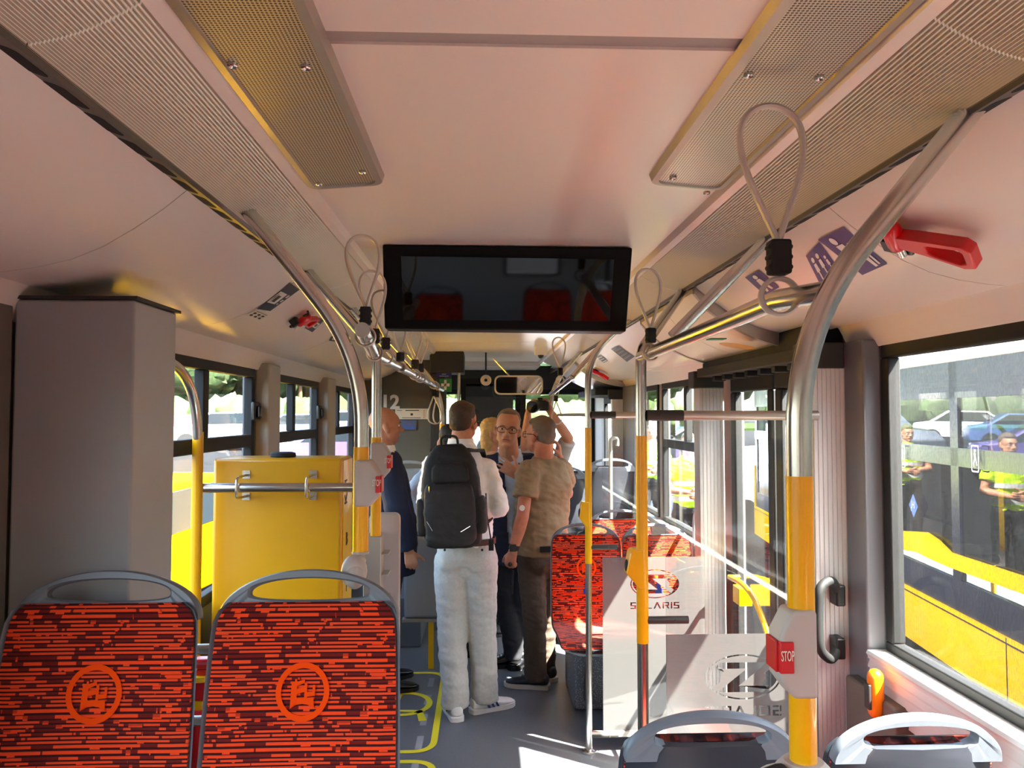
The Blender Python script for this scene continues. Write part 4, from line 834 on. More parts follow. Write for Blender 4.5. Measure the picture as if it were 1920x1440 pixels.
# ---- things on the curved side panels; a local frame on the surface
def onside(px, py, s, lift=.0):
    """point on curved side panel hit by a sight line, plus surface axes"""
    prof = [(.735, 2.196), (.79, 2.150), (.85, 2.108), (.915, 2.068), (.98, 2.040), (1.05, 2.022), (1.12, 2.012), (1.168, 2.008)]
    d_ = P(px, py, Y=1.0)-EYE
    for i in range(len(prof)-1):
        a, b_ = Vector((XC+s*prof[i][0], 0, prof[i][1])), Vector((XC+s*prof[i+1][0], 0, prof[i+1][1]))
        e_ = b_-a; n_ = Vector((e_.z, 0, -e_.x)); n_ = n_ if n_.z < 0 else -n_
        den = d_.dot(n_)
        if abs(den) < 1e-9: continue
        tt = (a-EYE).dot(n_)/den; hit = EYE+d_*tt; f = (hit.x-a.x)/(e_.x)
        if -.001 <= f <= 1.001 and tt > 0: return hit+n_.normalized()*lift, Vector((0, 1, 0)), e_.normalized(), n_.normalized()
    return None
def sidesign(name, corners, s, mt, label, cat, build=None):
    c = [onside(px, py, s, .003) for px, py in corners]
    if any(v is None for v in c): print('MISS', label, c); return None
    n_ = c[0][3]; pts = [v[0] for v in c]; cen = sum(pts, Vector())/len(pts); t = thing(name, label, cat, cen)
    def S(u, v, l=.0012):
        p = pts[0]*(1-u)*(1-v)+pts[1]*u*(1-v)+pts[2]*u*v+pts[3]*(1-u)*v
        w_ = sum((q[3] for q in c), Vector()).normalized(); return p+w_*l
    d = MB(); nn = 6; g1 = [S(i/nn, j/nn, .0) for j in range(nn+1) for i in range(nn+1)]
    d.add(g1, [(j*(nn+1)+i, j*(nn+1)+i+1, (j+1)*(nn+1)+i+1, (j+1)*(nn+1)+i) for j in range(nn) for i in range(nn)]); d.build('sticker', mt, t)
    if build: build(t, S)
    return t
def spoly(t, S, polys, mt, nm='pictogram', l=.0012):
    d = MB()
    for pl in polys: d.add([S(u, v, l) for u, v in pl], [tuple(range(len(pl)))])
    d.build(nm, mt, t, smooth=None)
def rc(u0, v0, u1, v1): return [(u0, v0), (u1, v0), (u1, v1), (u0, v1)]
def circ(u, v, r, rv=None): rv = rv or r; return [(u+r*math.cos(k*math.pi/8), v+rv*math.sin(k*math.pi/8)) for k in range(16)]
def man(u, v, k, lean=0): return [circ(u, v+.33*k, .055*k*1.6, .075*k), [(u-.07*k, v+.22*k), (u+.07*k, v+.22*k), (u+.09*k, v-.02*k), (u+.03*k, v-.02*k), (u+.03*k, v-.4*k), (u-.03*k, v-.4*k), (u-.03*k, v-.02*k), (u-.09*k, v-.02*k)]]
# corners: top-left, top-right, bottom-right, bottom-left as seen; u along first edge
sidesign('priority_sign', [(1512, 478), (1537, 452), (1583, 514), (1545, 545)], 1, 'blue', 'blue sign with standing figures left of the curved right pole', 'sign', lambda t, S: spoly(t, S, [q for m_ in (man(.25, .5, .9), man(.55, .5, .9), man(.82, .45, .6)) for q in [[(a, 1-b_) for a, b_ in pl] for pl in m_]], 'white'))
sidesign('priority_sign', [(1535, 448), (1583, 424), (1665, 493), (1618, 514)], 1, 'blue', 'larger blue sign with seated figure partly behind the curved right pole', 'sign', lambda t, S: spoly(t, S, [circ(.35, .16, .09), [(.25, .27), (.5, .27), (.5, .55), (.75, .62), (.75, .95), (.65, .95), (.62, .7), (.28, .62)], rc(.62, .3, .85, .36), rc(.8, .5, .87, .93)], 'white'))
sidesign('priority_sign', [(1398, 519), (1424, 505), (1462, 537), (1436, 553)], 1, 'blue', 'small blue sign with one walking figure', 'sign', lambda t, S: spoly(t, S, [circ(.5, .18, .12, .1), [(.38, .3), (.62, .3), (.75, .9), (.62, .9), (.52, .62), (.42, .9), (.28, .9)]], 'white'))
def exl(t, S):
    spoly(t, S, [rc(.06, .3, .66, .72)], 'white'); spoly(t, S, [rc(.22, .42, .46, .66), [(.10, .5), (.17, .34), (.17, .68)]], 'black', 'symbol', .002); spoly(t, S, [rc(.76, .3, .90, .42), rc(.76, .5, .90, .6), rc(.76, .66, .86, .72)], 'white', 'small_print')
sidesign('instruction_sign', [(543, 529), (561, 542), (506, 582), (480, 578)], -1, 'black', 'long black and white instruction sticker on the left side panel', 'sticker', exl)
def exq(t, S):
    random.seed(3); spoly(t, S, [circ(.2+.3*i, .35+.35*j, .09, .12) for i in range(3) for j in range(2)]+[rc(.1, .03, .9, .08)], 'black')
sidesign('instruction_sign', [(479, 580), (503, 590), (485, 600), (459, 590)], -1, 'paper', 'small cream pictogram sticker below the long black sticker', 'sticker', exq)
def exs(t, S): spoly(t, S, [rc(.3, .3, .9, .7)], 'white'); spoly(t, S, [rc(.5, .4, .75, .6)], 'black', 'symbol', .002)
sidesign('instruction_sign', [(598, 594), (607, 600), (585, 622), (570, 614)], -1, 'black', 'short black and white sticker under the left red hammer', 'sticker', exs)
sidesign('instruction_sign', [(620, 630), (634, 628), (630, 640), (616, 638)], -1, 'black', 'tiny black sticker beside the near left pole bend', 'sticker', exs)
sidesign('instruction_sign', [(1146, 654), (1160, 647), (1190, 668), (1176, 678)], 1, 'blackband', 'dark printed sticker on right side panel ahead of the partition pole', 'sticker', lambda t, S: spoly(t, S, [rc(.08, .15+.2*i, .9, .24+.2*i) for i in range(4)], 'linegrey'))
sidesign('instruction_sign', [(1118, 668), (1126, 665), (1140, 676), (1132, 680)], 1, 'blackband', 'small striped sticker next to the far right hammer', 'sticker', lambda t, S: spoly(t, S, [rc(.05, .2+.3*i, .95, .32+.3*i) for i in range(3)], 'white'))
# stickers on the door cover
def covsign(px0, px1, py, mt, label, w_=.12, d_=.08):
    q = P(px0, py, Z=1.972); t = thing('cover_sticker', label, 'sticker', q); d = MB(); n = 20
    if mt == 'yellow': d.add([(q.x+w_*math.cos(2*math.pi*k/n), q.y+d_*math.sin(2*math.pi*k/n), 1.9745+abs(math.cos(2*math.pi*k/n))*0-(w_*math.cos(2*math.pi*k/n))*.18) for k in range(n)], [tuple(range(n))])
    else: d.box(q.x-w_/2, q.x+w_/2, q.y-d_/2, q.y+d_/2, 1.972, 1.976)
    d.build('sticker', mt, t)
covsign(1382, 0, 650, 'yellow', 'round yellow sticker on the cover above the middle door', .07, .07); covsign(1343, 0, 637, 'green', 'small green sticker beside the yellow one above the middle door', .06, .05)
# emergency hammers
def hammer(px, py, s, label, ang, k=1.0, fl=1):
    h = onside(px, py, s, .02); o, ey, ex_, nn = h; t = thing('emergency_hammer', label, 'emergency hammer', o)
    A = ey.copy(); B = ex_*1.0; ca, sa = math.cos(ang), math.sin(ang); U = A*ca+B*sa; V = (-A*sa+B*ca)*fl   # U: along the hammer, V across
    def Q(u, v, w_=0): return o+U*u*k+V*v*k+nn*w_*k
    d = MB()
    outer = [(-.01, -.018), (.05, -.026), (.14, -.046), (.165, -.036), (.165, .022), (.150, .036), (.04, .026), (-.01, .018)]
    inner = [(.066, -.014), (.078, -.022), (.132, -.032), (.146, -.024), (.146, .012), (.138, .020), (.074, .012), (.066, .004)]
    d.rings([[Q(u, v, -.002) for u, v in inner], [Q(u, v, -.002) for u, v in outer], [Q(u, v, .026) for u, v in outer], [Q(u, v, .026) for u, v in inner], [Q(u, v, -.002) for u, v in inner]], caps=False)
    d.build('hammer_handle', 'red', t, bevel=.004*k)
    d = MB(); d.cap(Q(-.012, -.022, .012), Q(-.012, .028, .012), .021*k); d.build('hammer_head', 'red', t)
    d = MB(); d.tube([Q(-.012, -.03, .012), Q(-.012, -.065, .012)], .011*k, 16); d.build('hammer_tip', 'steel', t)
    d = MB(); d.box(-.02, .02, -.02, .02, -.02, .02, mx=Matrix.Translation(Q(-.03, -.035, .0)) @ frame((0, 0, 0), U, V) @ Matrix.Scale(k, 4)); d.tube([Q(.01, -.03, -.005), Q(.0, -.07, .0), Q(-.012, -.072, .0)], .008*k, 10); d.tube([Q(-.03, .02, 0), Q(-.04, .05, .01), Q(-.02, .05, -.01)], .006*k, 8); d.build('hammer_holder', 'black', t, bevel=.003)
hammer(1702, 425, 1, 'red emergency hammer in its holder on the right side panel', R(140), 1.0)
hammer(562, 590, -1, 'red emergency hammer in black holder on the left side panel', R(-8), .8, -1)
hammer(1119, 692, 1, 'small red emergency hammer on the far right side panel', R(140), .9)
hammer(741, 703, -1, 'small red emergency hammer on the far left side panel', R(0), .8, -1)
# little round caps along the panels
for (px, py, s) in ((372, 627, -1), (505, 665, -1), (528, 671, -1), (605, 693, -1), (1553, 634, 1), (1886, 553, 1), (1182, 722, 1)):
    h = onside(px, py, s, .001)
    if h:
        o, ey, ex_, nn = h; d = MB(); n = 16; d.rings([[o+ey*r*math.cos(2*math.pi*k/n)+ex_*r*math.sin(2*math.pi*k/n)+nn*l for k in range(n)] for r, l in ((.012, 0), (.012, .003), (.009, .005), (.005, .002))])
        d.build('screw_cap', 'plastic', label='small round cap on the %s side panel, %s' % ('left' if s < 0 else 'right', {372: 'nearest the grey casing', 505: 'first of the close pair', 528: 'second of the close pair', 605: 'above the third window', 1553: 'at the ribbed door post', 1886: 'above the big dusty window', 1182: 'far ahead over the side window'}[px]), cat='cap')

# ---- right side fittings
t = thing('door_handle_bar', 'black curved grab handle on the ribbed post by the middle door', 'grab handle', P(1550, 1240, Y=2.56))
A = [P(1569, 1108, Y=2.565), P(1560, 1085, Y=2.53), P(1536, 1100, Y=2.50), P(1534, 1160, Y=2.50), P(1536, 1220, Y=2.50), P(1560, 1240, Y=2.53), P(1570, 1215, Y=2.565)]
d = MB(); d.tube(fillet(A, .045, 8), .0155, 16, sq=1.0); d.build('handle_grip', 'rubber', t)
for py in (1112, 1210): q = P(1566, py, Y=2.59); d = MB(); d.box(q.x-.016, q.x+.016, 2.545, 2.602, q.z-.035, q.z+.035); d.build('handle_mount', 'black', t, bevel=.006)
t = thing('wall_panel', 'dark recessed casing under the right sill', 'casing', (1.24, 2.36, .3)); d = MB(); d.box(1.205, 1.268, 2.24, 2.55, .35, .84); d.build('panel_body', 'greywall2', t, bevel=.01)
q = P(1637, 1312, Y=2.28); t = thing('request_button', 'orange stop request unit on the dark casing beneath the sill', 'button box', (q.x, 2.30, q.z-.07))
d = MB(); d.cap((1.195, 2.33, q.z-.05), (1.195, 2.33, q.z+.05), .024); d.build('button_housing', 'orange', t); d = MB(); d.box(1.166, 1.176, 2.315, 2.345, q.z-.045, q.z+.03); d.build('push_button', 'plasticdark', t, bevel=.003)
# mount of the near right pole
d = MB(); c_ = Vector((q1, YQ1, zb)); d.tube([(q1, YQ1, zb-.05), (q1, YQ1, zb-.012), (q1, YQ1, zb)], [.045, .042, .03], 24); d.ell((q1-.03, YQ1, zb-.035), (.05, .035, .028)); d.build('pole_mount', 'plastic', right_near)
d = MB(); d.cap((q1-.075, YQ1-.02, zb-.02), (q1-.045, YQ1-.02, zb-.01), .014); d.build('mount_knob', 'rubber', right_near)
d = MB(); d.tube([(q1, YQ1, 0), (q1, YQ1, zb-.04)], .02); d.build('lower_tube', 'yellow', right_near)
# folding seat with yellow strut
Yf = 5.24; a, b_ = P(757, 1160, Y=Yf), P(822, 1012, Y=Yf)
t = thing('folding_seat', 'dark grey folded seat with yellow strut behind the man in navy jacket', 'folding seat', ((a.x+b_.x)/2, Yf, 0))
d = MB(); d.box(a.x, b_.x+.05, Yf, Yf+.04, a.z, b_.z+.02); d.build('seat_back', 'greywall', t, bevel=.02); d = MB(); d.box(a.x-.01, b_.x+.06, Yf-.02, Yf+.05, a.z-.02, a.z); d.build('seat_edge', 'metalframe', t)
d = MB(); q = P(808, 1180, Y=Yf); d.box(q.x-.018, q.x+.018, Yf, Yf+.03, 0, a.z-.02); d.build('strut', 'yellowpale', t)
# curved steel hook post by the front door
q = P(1145, 880, Y=6.2); d = MB(); d.tube(fillet([(q.x, 6.2, 0), (q.x, 6.2, P(1145, 822, Y=6.2).z), (q.x+.055, 6.2, P(1145, 822, Y=6.2).z+.005), (q.x+.055, 6.2, P(1145, 836, Y=6.2).z)], .04), .016, 14); d.build('hook_post', 'metalframe', label='grey hooked grab post near the front door', cat='grab pole')
q = P(1300, 1000, Y=4.3); d = MB(); d.tube(fillet([(1.245, 4.5, .5), (1.245, 4.5, 1.15), (1.245, 4.28, 1.15), (1.245, 4.24, .95)], .12), .014, 14); d.build('grab_pole', 'greywall', label='dark green-grey curved handle at the far door post', cat='grab handle')

# ---------------------------------------------------------------- outside
GZ = -.33
d = MB(); d.add([(-120, -60, GZ), (120, -60, GZ), (120, 14, GZ), (-120, 14, GZ), (-120, 26, .35), (120, 26, .35), (120, 140, .6), (-120, 140, .6)], [(0, 1, 2, 3), (3, 2, 5, 4), (4, 5, 6, 7)]); d.build('ground', 'asphalt', kind='structure')
MB().box(-60, 60, 62, 100, .4, .62).build('lawn', 'grass', label='strip of lawn beyond the car park', cat='lawn', kind='structure')
def car(x, y, rz, paint, label, k=1.0, z=.35):
    t = thing('car', label, 'car', (x, y, z), rz); mxx = Matrix.Scale(k, 4)
    prof = [(-2.1, .35), (-2.15, .65), (-1.9, .85), (-1.25, .92), (-.65, 1.38), (.75, 1.42), (1.45, .98), (2.05, .9), (2.15, .6), (2.1, .3)]
    d = MB(); d.rings([[Vector((a, y_, b_*1.0)) for a, b_ in [(p*.98, .3+(q_-.3)*f) for p, q_ in prof]] for y_, f in ((-.86, .93), (-.80, 1), (.80, 1), (.86, .93))]); d.xf(mxx); d.build('car_body', paint, t, local=True, bevel=.05)
    d = MB()
    for sd in (-1, 1): d.prism([(-1.1, .95), (-.58, 1.33), (.70, 1.36), (1.28, .98)], (0, sd*.845 if sd < 0 else .845, 0), (1, 0, 0), (0, 0, 1), .02*(1))
    d.prism([(-.7, -.6), (.7, -.6), (.62, .0), (-.62, .0)], (1.37, 0, 1.38), (0, 1, 0), (.42, 0, .6), .02); d.xf(mxx); d.build('car_window', 'carglass', t, local=True)
    for a in (-1.35, 1.35):
        for sd in (-.8, .8):
            d = MB(); d.tube([(a, sd-.1, .32), (a, sd+.1, .32)], .32, 20); d.tube([(a, sd-.11, .32), (a, sd+.11, .32)], .18, 12); d.xf(mxx); d.build('wheel', 'rubber', t, local=True)
    return t
def hat(px, Y): return P(px, 790, Y=Y).x
car(hat(425, 30), 30, R(20), 'carwhite', 'white car seen through the first left window', 1.05); car(hat(362, 33), 33, R(80), 'carred', 'red car at the left edge of the first window', 1, .3)
car(hat(560, 34), 34, R(10), 'carblue', 'blue car seen through the second left window'); car(hat(625, 38), 38, R(15), 'carwhite', 'white car seen through the third left window', 1.1)
car(hat(640, 21), 21, R(15), 'carpurple', 'purple car in the lower pane of the third left window', 1, .05); car(hat(475, 44), 44, R(12), 'carblue', 'blue car behind the white one in the first left window')
car(hat(1090, 20), 20, R(70), 'carwhite', 'white car beyond the front door glass', 1.2, .0); car(hat(900, 27), 27, R(60), 'cargrey', 'pale grey car ahead through the windscreen', 1.3, .1)
car(hat(1420, 14), 14, R(30), 'carwhite', 'white car seen through the middle door glass', 1, GZ)
car(-3.6, 7.6, R(85), 'busyellow', 'yellow car parked right beside the bus on the left', 1, GZ)
# trees
def tree(x, y, h, w_, mt, label, name='tree', trunk=True, z=.5):
    t = thing(name, label, 'tree' if trunk else 'hedge', (x, y, z)); d = MB()
    rnd = random.Random(int(x*31+y*7)); n = 9 if trunk else 14
    for i in range(n):
        if trunk: c = Vector((x+rnd.uniform(-.35, .35)*w_, y+rnd.uniform(-.3, .3)*w_, z+h*(.35+.5*rnd.random()))); r = w_*rnd.uniform(.22, .36)
        else: c = Vector((x+(i/(n-1)-.5)*w_, y+rnd.uniform(-.3, .3), z+h*.5)); r = h*.62
        k0 = len(d.v); d.ell(c, (r, r, r*.85), nu=18, nv=12)
        for j in range(k0, len(d.v)):
            v = Vector(d.v[j]); q = noise.noise(v*1.3)*.35+noise.noise(v*3.1)*.22; d.v[j] = tuple(v+(v-c)*q)
    d.build('tree_crown' if trunk else 'foliage', mt, t, smooth=60)
    if trunk: d = MB(); d.tube([(x, y, z), (x+.1, y, z+h*.3), (x, y, z+h*.6)], [.22, .17, .1], 8); d.build('tree_trunk', 'trunk', t)
TL = [(350, 55, 9, 7, 'leaf', 'broad green tree at the left edge of the first window'), (400, 60, 10, 7, 'leaf2', 'yellow-green tree through the first left window'), (455, 64, 11, 8, 'leaf', 'tall dark tree through the first left window'), (560, 58, 9, 6, 'leaf', 'tree seen through the second left window'), (640, 62, 8, 7, 'leaf2', 'tree seen through the third left window'), (1070, 48, 7, 5, 'leaf2', 'tree beyond the front door glass'), (1125, 50, 9, 5, 'leaf', 'darker tree beyond the front door glass'), (1215, 30, 7, 4, 'leaf2', 'bright tree seen between the pole and side window'), (1010, 60, 9, 8, 'leaf', 'tree ahead of the windscreen beside the pole'), (1440, 34, 9, 6, 'leaf', 'tree seen in the middle door glass'), (900, 70, 8, 7, 'leaf2', 'tree ahead of the windscreen above the parked car')]
for px, Y, h, w_, mt, lb in TL: tree(P(px, 750, Y=Y).x, Y, h, w_, mt, lb)
tree(P(480, 750, Y=50).x, 50, 2.2, 26, 'leaf2', 'long hedge beyond the parked cars on the left', 'hedge', False); tree(P(1100, 750, Y=44).x, 44, 2.0, 16, 'leaf2', 'low hedge beyond the front door', 'hedge', False)
d = MB(); d.box(-46, -20, 80, 92, .5, 9); d.build('building_body' if 0 else 'building', 'strip', label='pale low building far behind the left trees', cat='building')

# neighbouring bus on the right
mxb = P(1088, 778, Y=1.0)-EYE; ub = Vector((mxb.x, mxb.y, 0)).normalized(); nb = Vector((ub.y, -ub.x, 0))  # ub along, nb away from us
D0 = 2.75
def NB(a, w_, z): return Vector((0, 0, 0))+ub*a+nb*(D0+w_)+Vector((0, 0, z))
def nbox(d, a0, a1, w0, w1, z0, z1, mi=0):
    vs = [NB(a, w_, z) for a in (a0, a1) for w_ in (w0, w1) for z in (z0, z1)]
    d.add(vs, [(0, 1, 3, 2), (4, 6, 7, 5), (0, 4, 5, 1), (2, 3, 7, 6), (0, 2, 6, 4), (1, 5, 7, 3)], mi)
def npx(px, py):  # hit on the neighbour's near face
    d_ = P(px, py, Y=1.0)-EYE; tt = D0/ (d_.dot(nb)); h = EYE+d_*tt; return h.dot(ub), h.z
t = thing('bus', 'yellow and dark bus parked alongside, seen through the dusty right window', 'bus', NB(3, 1.2, GZ))
zA = npx(1665, 695)[1]; zB = npx(1665, 1080)[1]; aF = npx(1500, 900)[0]+2.6; aR = -6.0
za = npx(1665, 996)[1]; zb_ = npx(1665, 1032)[1]
d = MB(); nbox(d, aR, aF, .0, .06, zA, 2.9); nbox(d, aR, aF, 0, 2.5, 2.84, 2.9); d.build('roof_panel', 'buswhite', t, bevel=.02)
d = MB(); nbox(d, aR, aF, .0, .06, -.18, zB); nbox(d, aR, aF, 2.44, 2.5, -.18, 1.0); nbox(d, aF-.05, aF, 0, 2.5, -.18, .9); d.build('lower_body', 'busyellow', t)
d = MB(); nbox(d, aR, aF, .02, .06, zB, zb_); nbox(d, aR, aF, .02, .06, zA-.27, zA)
xs = [npx(1665, 900)[0]+.9, npx(1772, 900)[0], npx(1790, 900)[0]-.0, npx(1920, 900)[0]-.35]
for a in (aF-.1, npx(1665, 900)[0]+.02, npx(1785, 900)[0], npx(1920, 900)[0]-.45, 0.2, -1.4, -3.0): nbox(d, a-.06, a+.06, .02, .06, zb_, zA)
nbox(d, aR, aF, .02, .06, npx(1700, 862)[1], npx(1700, 832)[1]); d.build('window_band', 'busdark', t)
d = MB(); nbox(d, aR, aF, .035, .04, zb_, zA-.27); d.build('bus_window', 'tint', t)
# wave-shaped yellow stripe that drops towards the rear
d = MB(); top = [npx(*q) for q in ((1560, 985), (1665, 994), (1736, 998), (1757, 1012), (1781, 1036), (1925, 1083))]; bot = [npx(*q) for q in ((1560, 1015), (1665, 1026), (1720, 1035), (1746, 1048), (1783, 1064), (1925, 1115))]
front = [NB(a, -.008, z) for a, z in top]+[NB(top[-1][0]-6, -.008, top[-1][1]-.0)]+[NB(bot[-1][0]-6, -.008, bot[-1][1])]+[NB(a, -.008, z) for a, z in bot[::-1]]
N_ = len(top); 
for i in range(N_-1): d.add([NB(top[i][0], -.012, top[i][1]), NB(top[i+1][0], -.012, top[i+1][1]), NB(bot[i+1][0], -.012, bot[i+1][1]), NB(bot[i][0], -.012, bot[i][1]), NB(top[i][0], .02, top[i][1]), NB(top[i+1][0], .02, top[i+1][1]), NB(bot[i+1][0], .02, bot[i+1][1]), NB(bot[i][0], .02, bot[i][1])], [(0, 1, 2, 3), (4, 5, 1, 0), (3, 2, 6, 7), (4, 7, 6, 5)])
d.build('side_stripe', 'busyellow', t)
a1, z1 = npx(1888, 1330); d = MB(); q0 = npx(1888, 1250)
nbox(d, q0[0]-.004, q0[0]+.004, -.003, .0, -.18, zB); nbox(d, aR, aF, -.004, .0, zB-.04, zB-.03); d.build('panel_seam', 'busdark', t)
a0, z0 = npx(1714, 948); d = MB(); hs = .085; Q4 = [NB(a0-hs, -.006, z0), NB(a0, -.006, z0+hs*1.15), NB(a0+hs, -.006, z0), NB(a0, -.006, z0-hs*1.15)]; d.add(Q4, [(0, 1, 2, 3)]); d.build('fuel_mark', 'bluelabel', t)
textmb('H', .06, frame(NB(a0, -.009, z0-.02), -ub, (0, 0, 1)), .001, mirror=True).build('mark_letter', 'white', t); textmb('2', .03, frame(NB(a0+.035, -.009, z0-.045), -ub, (0, 0, 1)), .001, mirror=True).build('mark_letter', 'white', t)
a0, z0 = npx(1684, 975); textmb('Urbino', .05, frame(NB(a0, -.004, z0-.02), -ub, (0, 0, 1)), .001, mirror=True).build('model_lettering', 'linegrey', t)
for px, py in ((1692, 856), (1828, 860)):
    a0, z0 = npx(px, py); w2, h2 = .052, .095; d = MB()
    fr = lambda ww, hh: [NB(a0+x, .0, z0+z) for x, z in rrect(ww*2, hh*2, .015)]
    d.rings([fr(w2, h2), fr(w2-.010, h2-.010)], caps=False); r_ = .012
    d.add([NB(a0+r_*math.cos(k*.785), .0, z0+.055+r_*math.sin(k*.785)) for k in range(8)], [tuple(range(8))]); d.add([NB(a0+x, .0, z0+z) for x, z in ((-.01, .04), (.015, .04), (.01, 0), (.025, -.03), (.02, -.06), (.01, -.06), (.012, -.03), (-.005, -.01), (-.02, -.05), (-.03, -.045), (-.015, 0))], [tuple(range(11))]); d.build('exit_pictogram', 'white', t, smooth=None)
# interior of the neighbour: seats, far wall, floor
d = MB(); nbox(d, aR, aF, .1, 2.44, -.1, 0.02); nbox(d, aR, aF, .1, 2.3, 2.6, 2.62); d.build('bus_floor', 'greywall', t)
for a in (npx(1680, 900)[0]+.9, npx(1740, 900)[0]+.5, npx(1850, 900)[0]+.4):
    d = MB(); nbox(d, a, a+.1, .35, .8, .5, 1.32); nbox(d, a, a+.5, .35, .8, .42, .52); d.build('bus_seat', 'rubber', t, bevel=.04)
for a in (npx(1780, 900)[0]+1.2, npx(1895, 900)[0]+.9): q = NB(a, .9, 0); d = MB(); d.tube(fillet([q, q+Vector((0, 0, 1.9)), q+Vector((0, 0, 2.0))-nb*.4+Vector((0, 0, .45))], .3), .018, 10); d.build('bus_pole', 'metalframe', t); d = MB(); d.tube([q+Vector((0, 0, .1)), q+Vector((0, 0, 1.4))], .022, 10); d.build('bus_pole_sleeve', 'yellow', t)
for a in (-4, 4.5 if aF > 5.5 else aF-1.2):
    q = NB(a, .02, .15); d = MB(); d.tube([q-nb*.06, q+nb*.25], .48, 28); d.tube([q-nb*.07, q+nb*.1], .25, 20); d.build('wheel', 'rubber', t)
# ---------------------------------------------------------------- people
def blob(mb, name, mt, parent, vox=.008, it=6, wr=None, cut=None, label=None, fac=.5):
    """fuse overlapping closed shapes into one continuous surface; shapes are in world space"""
    me = bpy.data.meshes.new('b'); me.from_pydata(mb.v, [], mb.f)
    bm = bmesh.new(); bm.from_mesh(me); bmesh.ops.recalc_face_normals(bm, faces=bm.faces); bm.to_mesh(me); bm.free()
    ob = bpy.data.objects.new('b', me); C.objects.link(ob)
    r = ob.modifiers.new('r', 'REMESH'); r.mode = 'VOXEL'; r.voxel_size = vox; r.adaptivity = 0
    s_ = ob.modifiers.new('s', 'SMOOTH'); s_.factor = fac; s_.iterations = it
    dg = bpy.context.evaluated_depsgraph_get(); m2 = bpy.data.meshes.new_from_object(ob.evaluated_get(dg)); bpy.data.objects.remove(ob); bpy.data.meshes.remove(me)
    inv = parent.matrix_basis.inverted()
    if wr:
        a, sc = wr; ns = [v.normal.copy() for v in m2.vertices]
        for v, nn in zip(m2.vertices, ns):
            c = v.co; q = noise.noise(Vector((c.x*sc*.6, c.y*sc*.6, c.z*sc*1.5)))+.5*noise.noise(Vector((c.x*sc*1.5+7, c.y*sc*1.5, c.z*sc*3.2)))
            q += -abs(noise.noise(Vector((c.x*sc*.9+3, c.y*sc*.9, c.z*sc*2.4+c.x*sc))))*.9+.25
            v.co = c+nn*q*a
    bm = bmesh.new(); bm.from_mesh(m2)
    if cut: bmesh.ops.delete(bm, geom=[f for f in bm.faces if cut(f.calc_center_median())], context='FACES')
    bmesh.ops.transform(bm, matrix=inv, verts=bm.verts); bm.to_mesh(m2); bm.free()
    m2.materials.clear(); m2.materials.append(M[mt]); m2.name = name; m2.shade_smooth()
    o = bpy.data.objects.new(name, m2); C.objects.link(o); o.parent = parent
    if label: o['label'] = label
    return o
def torso(mb, pts, sx=(1, 0, 0)):
    """closed loft: list of (centre, half width, half depth), sx the across direction"""
    sx = Vector(sx).normalized(); sy = Vector((-sx.y, sx.x, 0)); n = 24; rg = []
    for c, a, b_ in pts:
        c = Vector(c); rg.append([c+sx*a*(abs(math.cos(t))**.85)*(1 if math.cos(t) > 0 else -1)+sy*b_*(abs(math.sin(t))**.9)*(1 if math.sin(t) > 0 else -1) for t in [2*math.pi*k/n for k in range(n)]])
    return mb.rings(rg)
def hand(mb, W, f, pn, S, curl=25, spread=4, k=1.0, side=1):
    W, f, pn = Vector(W), Vector(f).normalized(), Vector(pn); pn = (pn-f*pn.dot(f)).normalized(); S = Vector(S); S = (S-f*S.dot(f)-pn*S.dot(pn)).normalized()
    offs = (.030, .010, -.010, -.028); lens = (.070, .078, .073, .057)
    for i, (o, l) in enumerate(zip(offs, lens)):
        kn = W+f*(.086-abs(i-1.2)*.005)*k+S*o*k; mb.cap(W+S*o*.55*k, kn, .0145*k, .0115*k)
        d_ = (f+S*math.tan(R(spread*(1.5-i)))).normalized(); p = kn; a = 0
        for j, (fr, r0) in enumerate(((.45, .0098), (.30, .0088), (.25, .0080))):
            a += R(curl*(1+.08*i)*(1.0 if j else .8)); dd = (d_*math.cos(a)+pn*math.sin(a)).normalized(); q = p+dd*l*fr*k; mb.cap(p, q, r0*k, (r0-.0007)*k, n=10); p = q
    p = W+f*.022*k+S*.022*k; dd = (S*.62+f*.62+pn*.35).normalized()
    for l, r0 in ((.042, .0135), (.034, .0108), (.027, .0095)): q = p+dd*l*k; mb.cap(p, q, r0*k, (r0-.001)*k, n=10); p = q; dd = (dd+f*.25+pn*.15*curl/25).normalized()
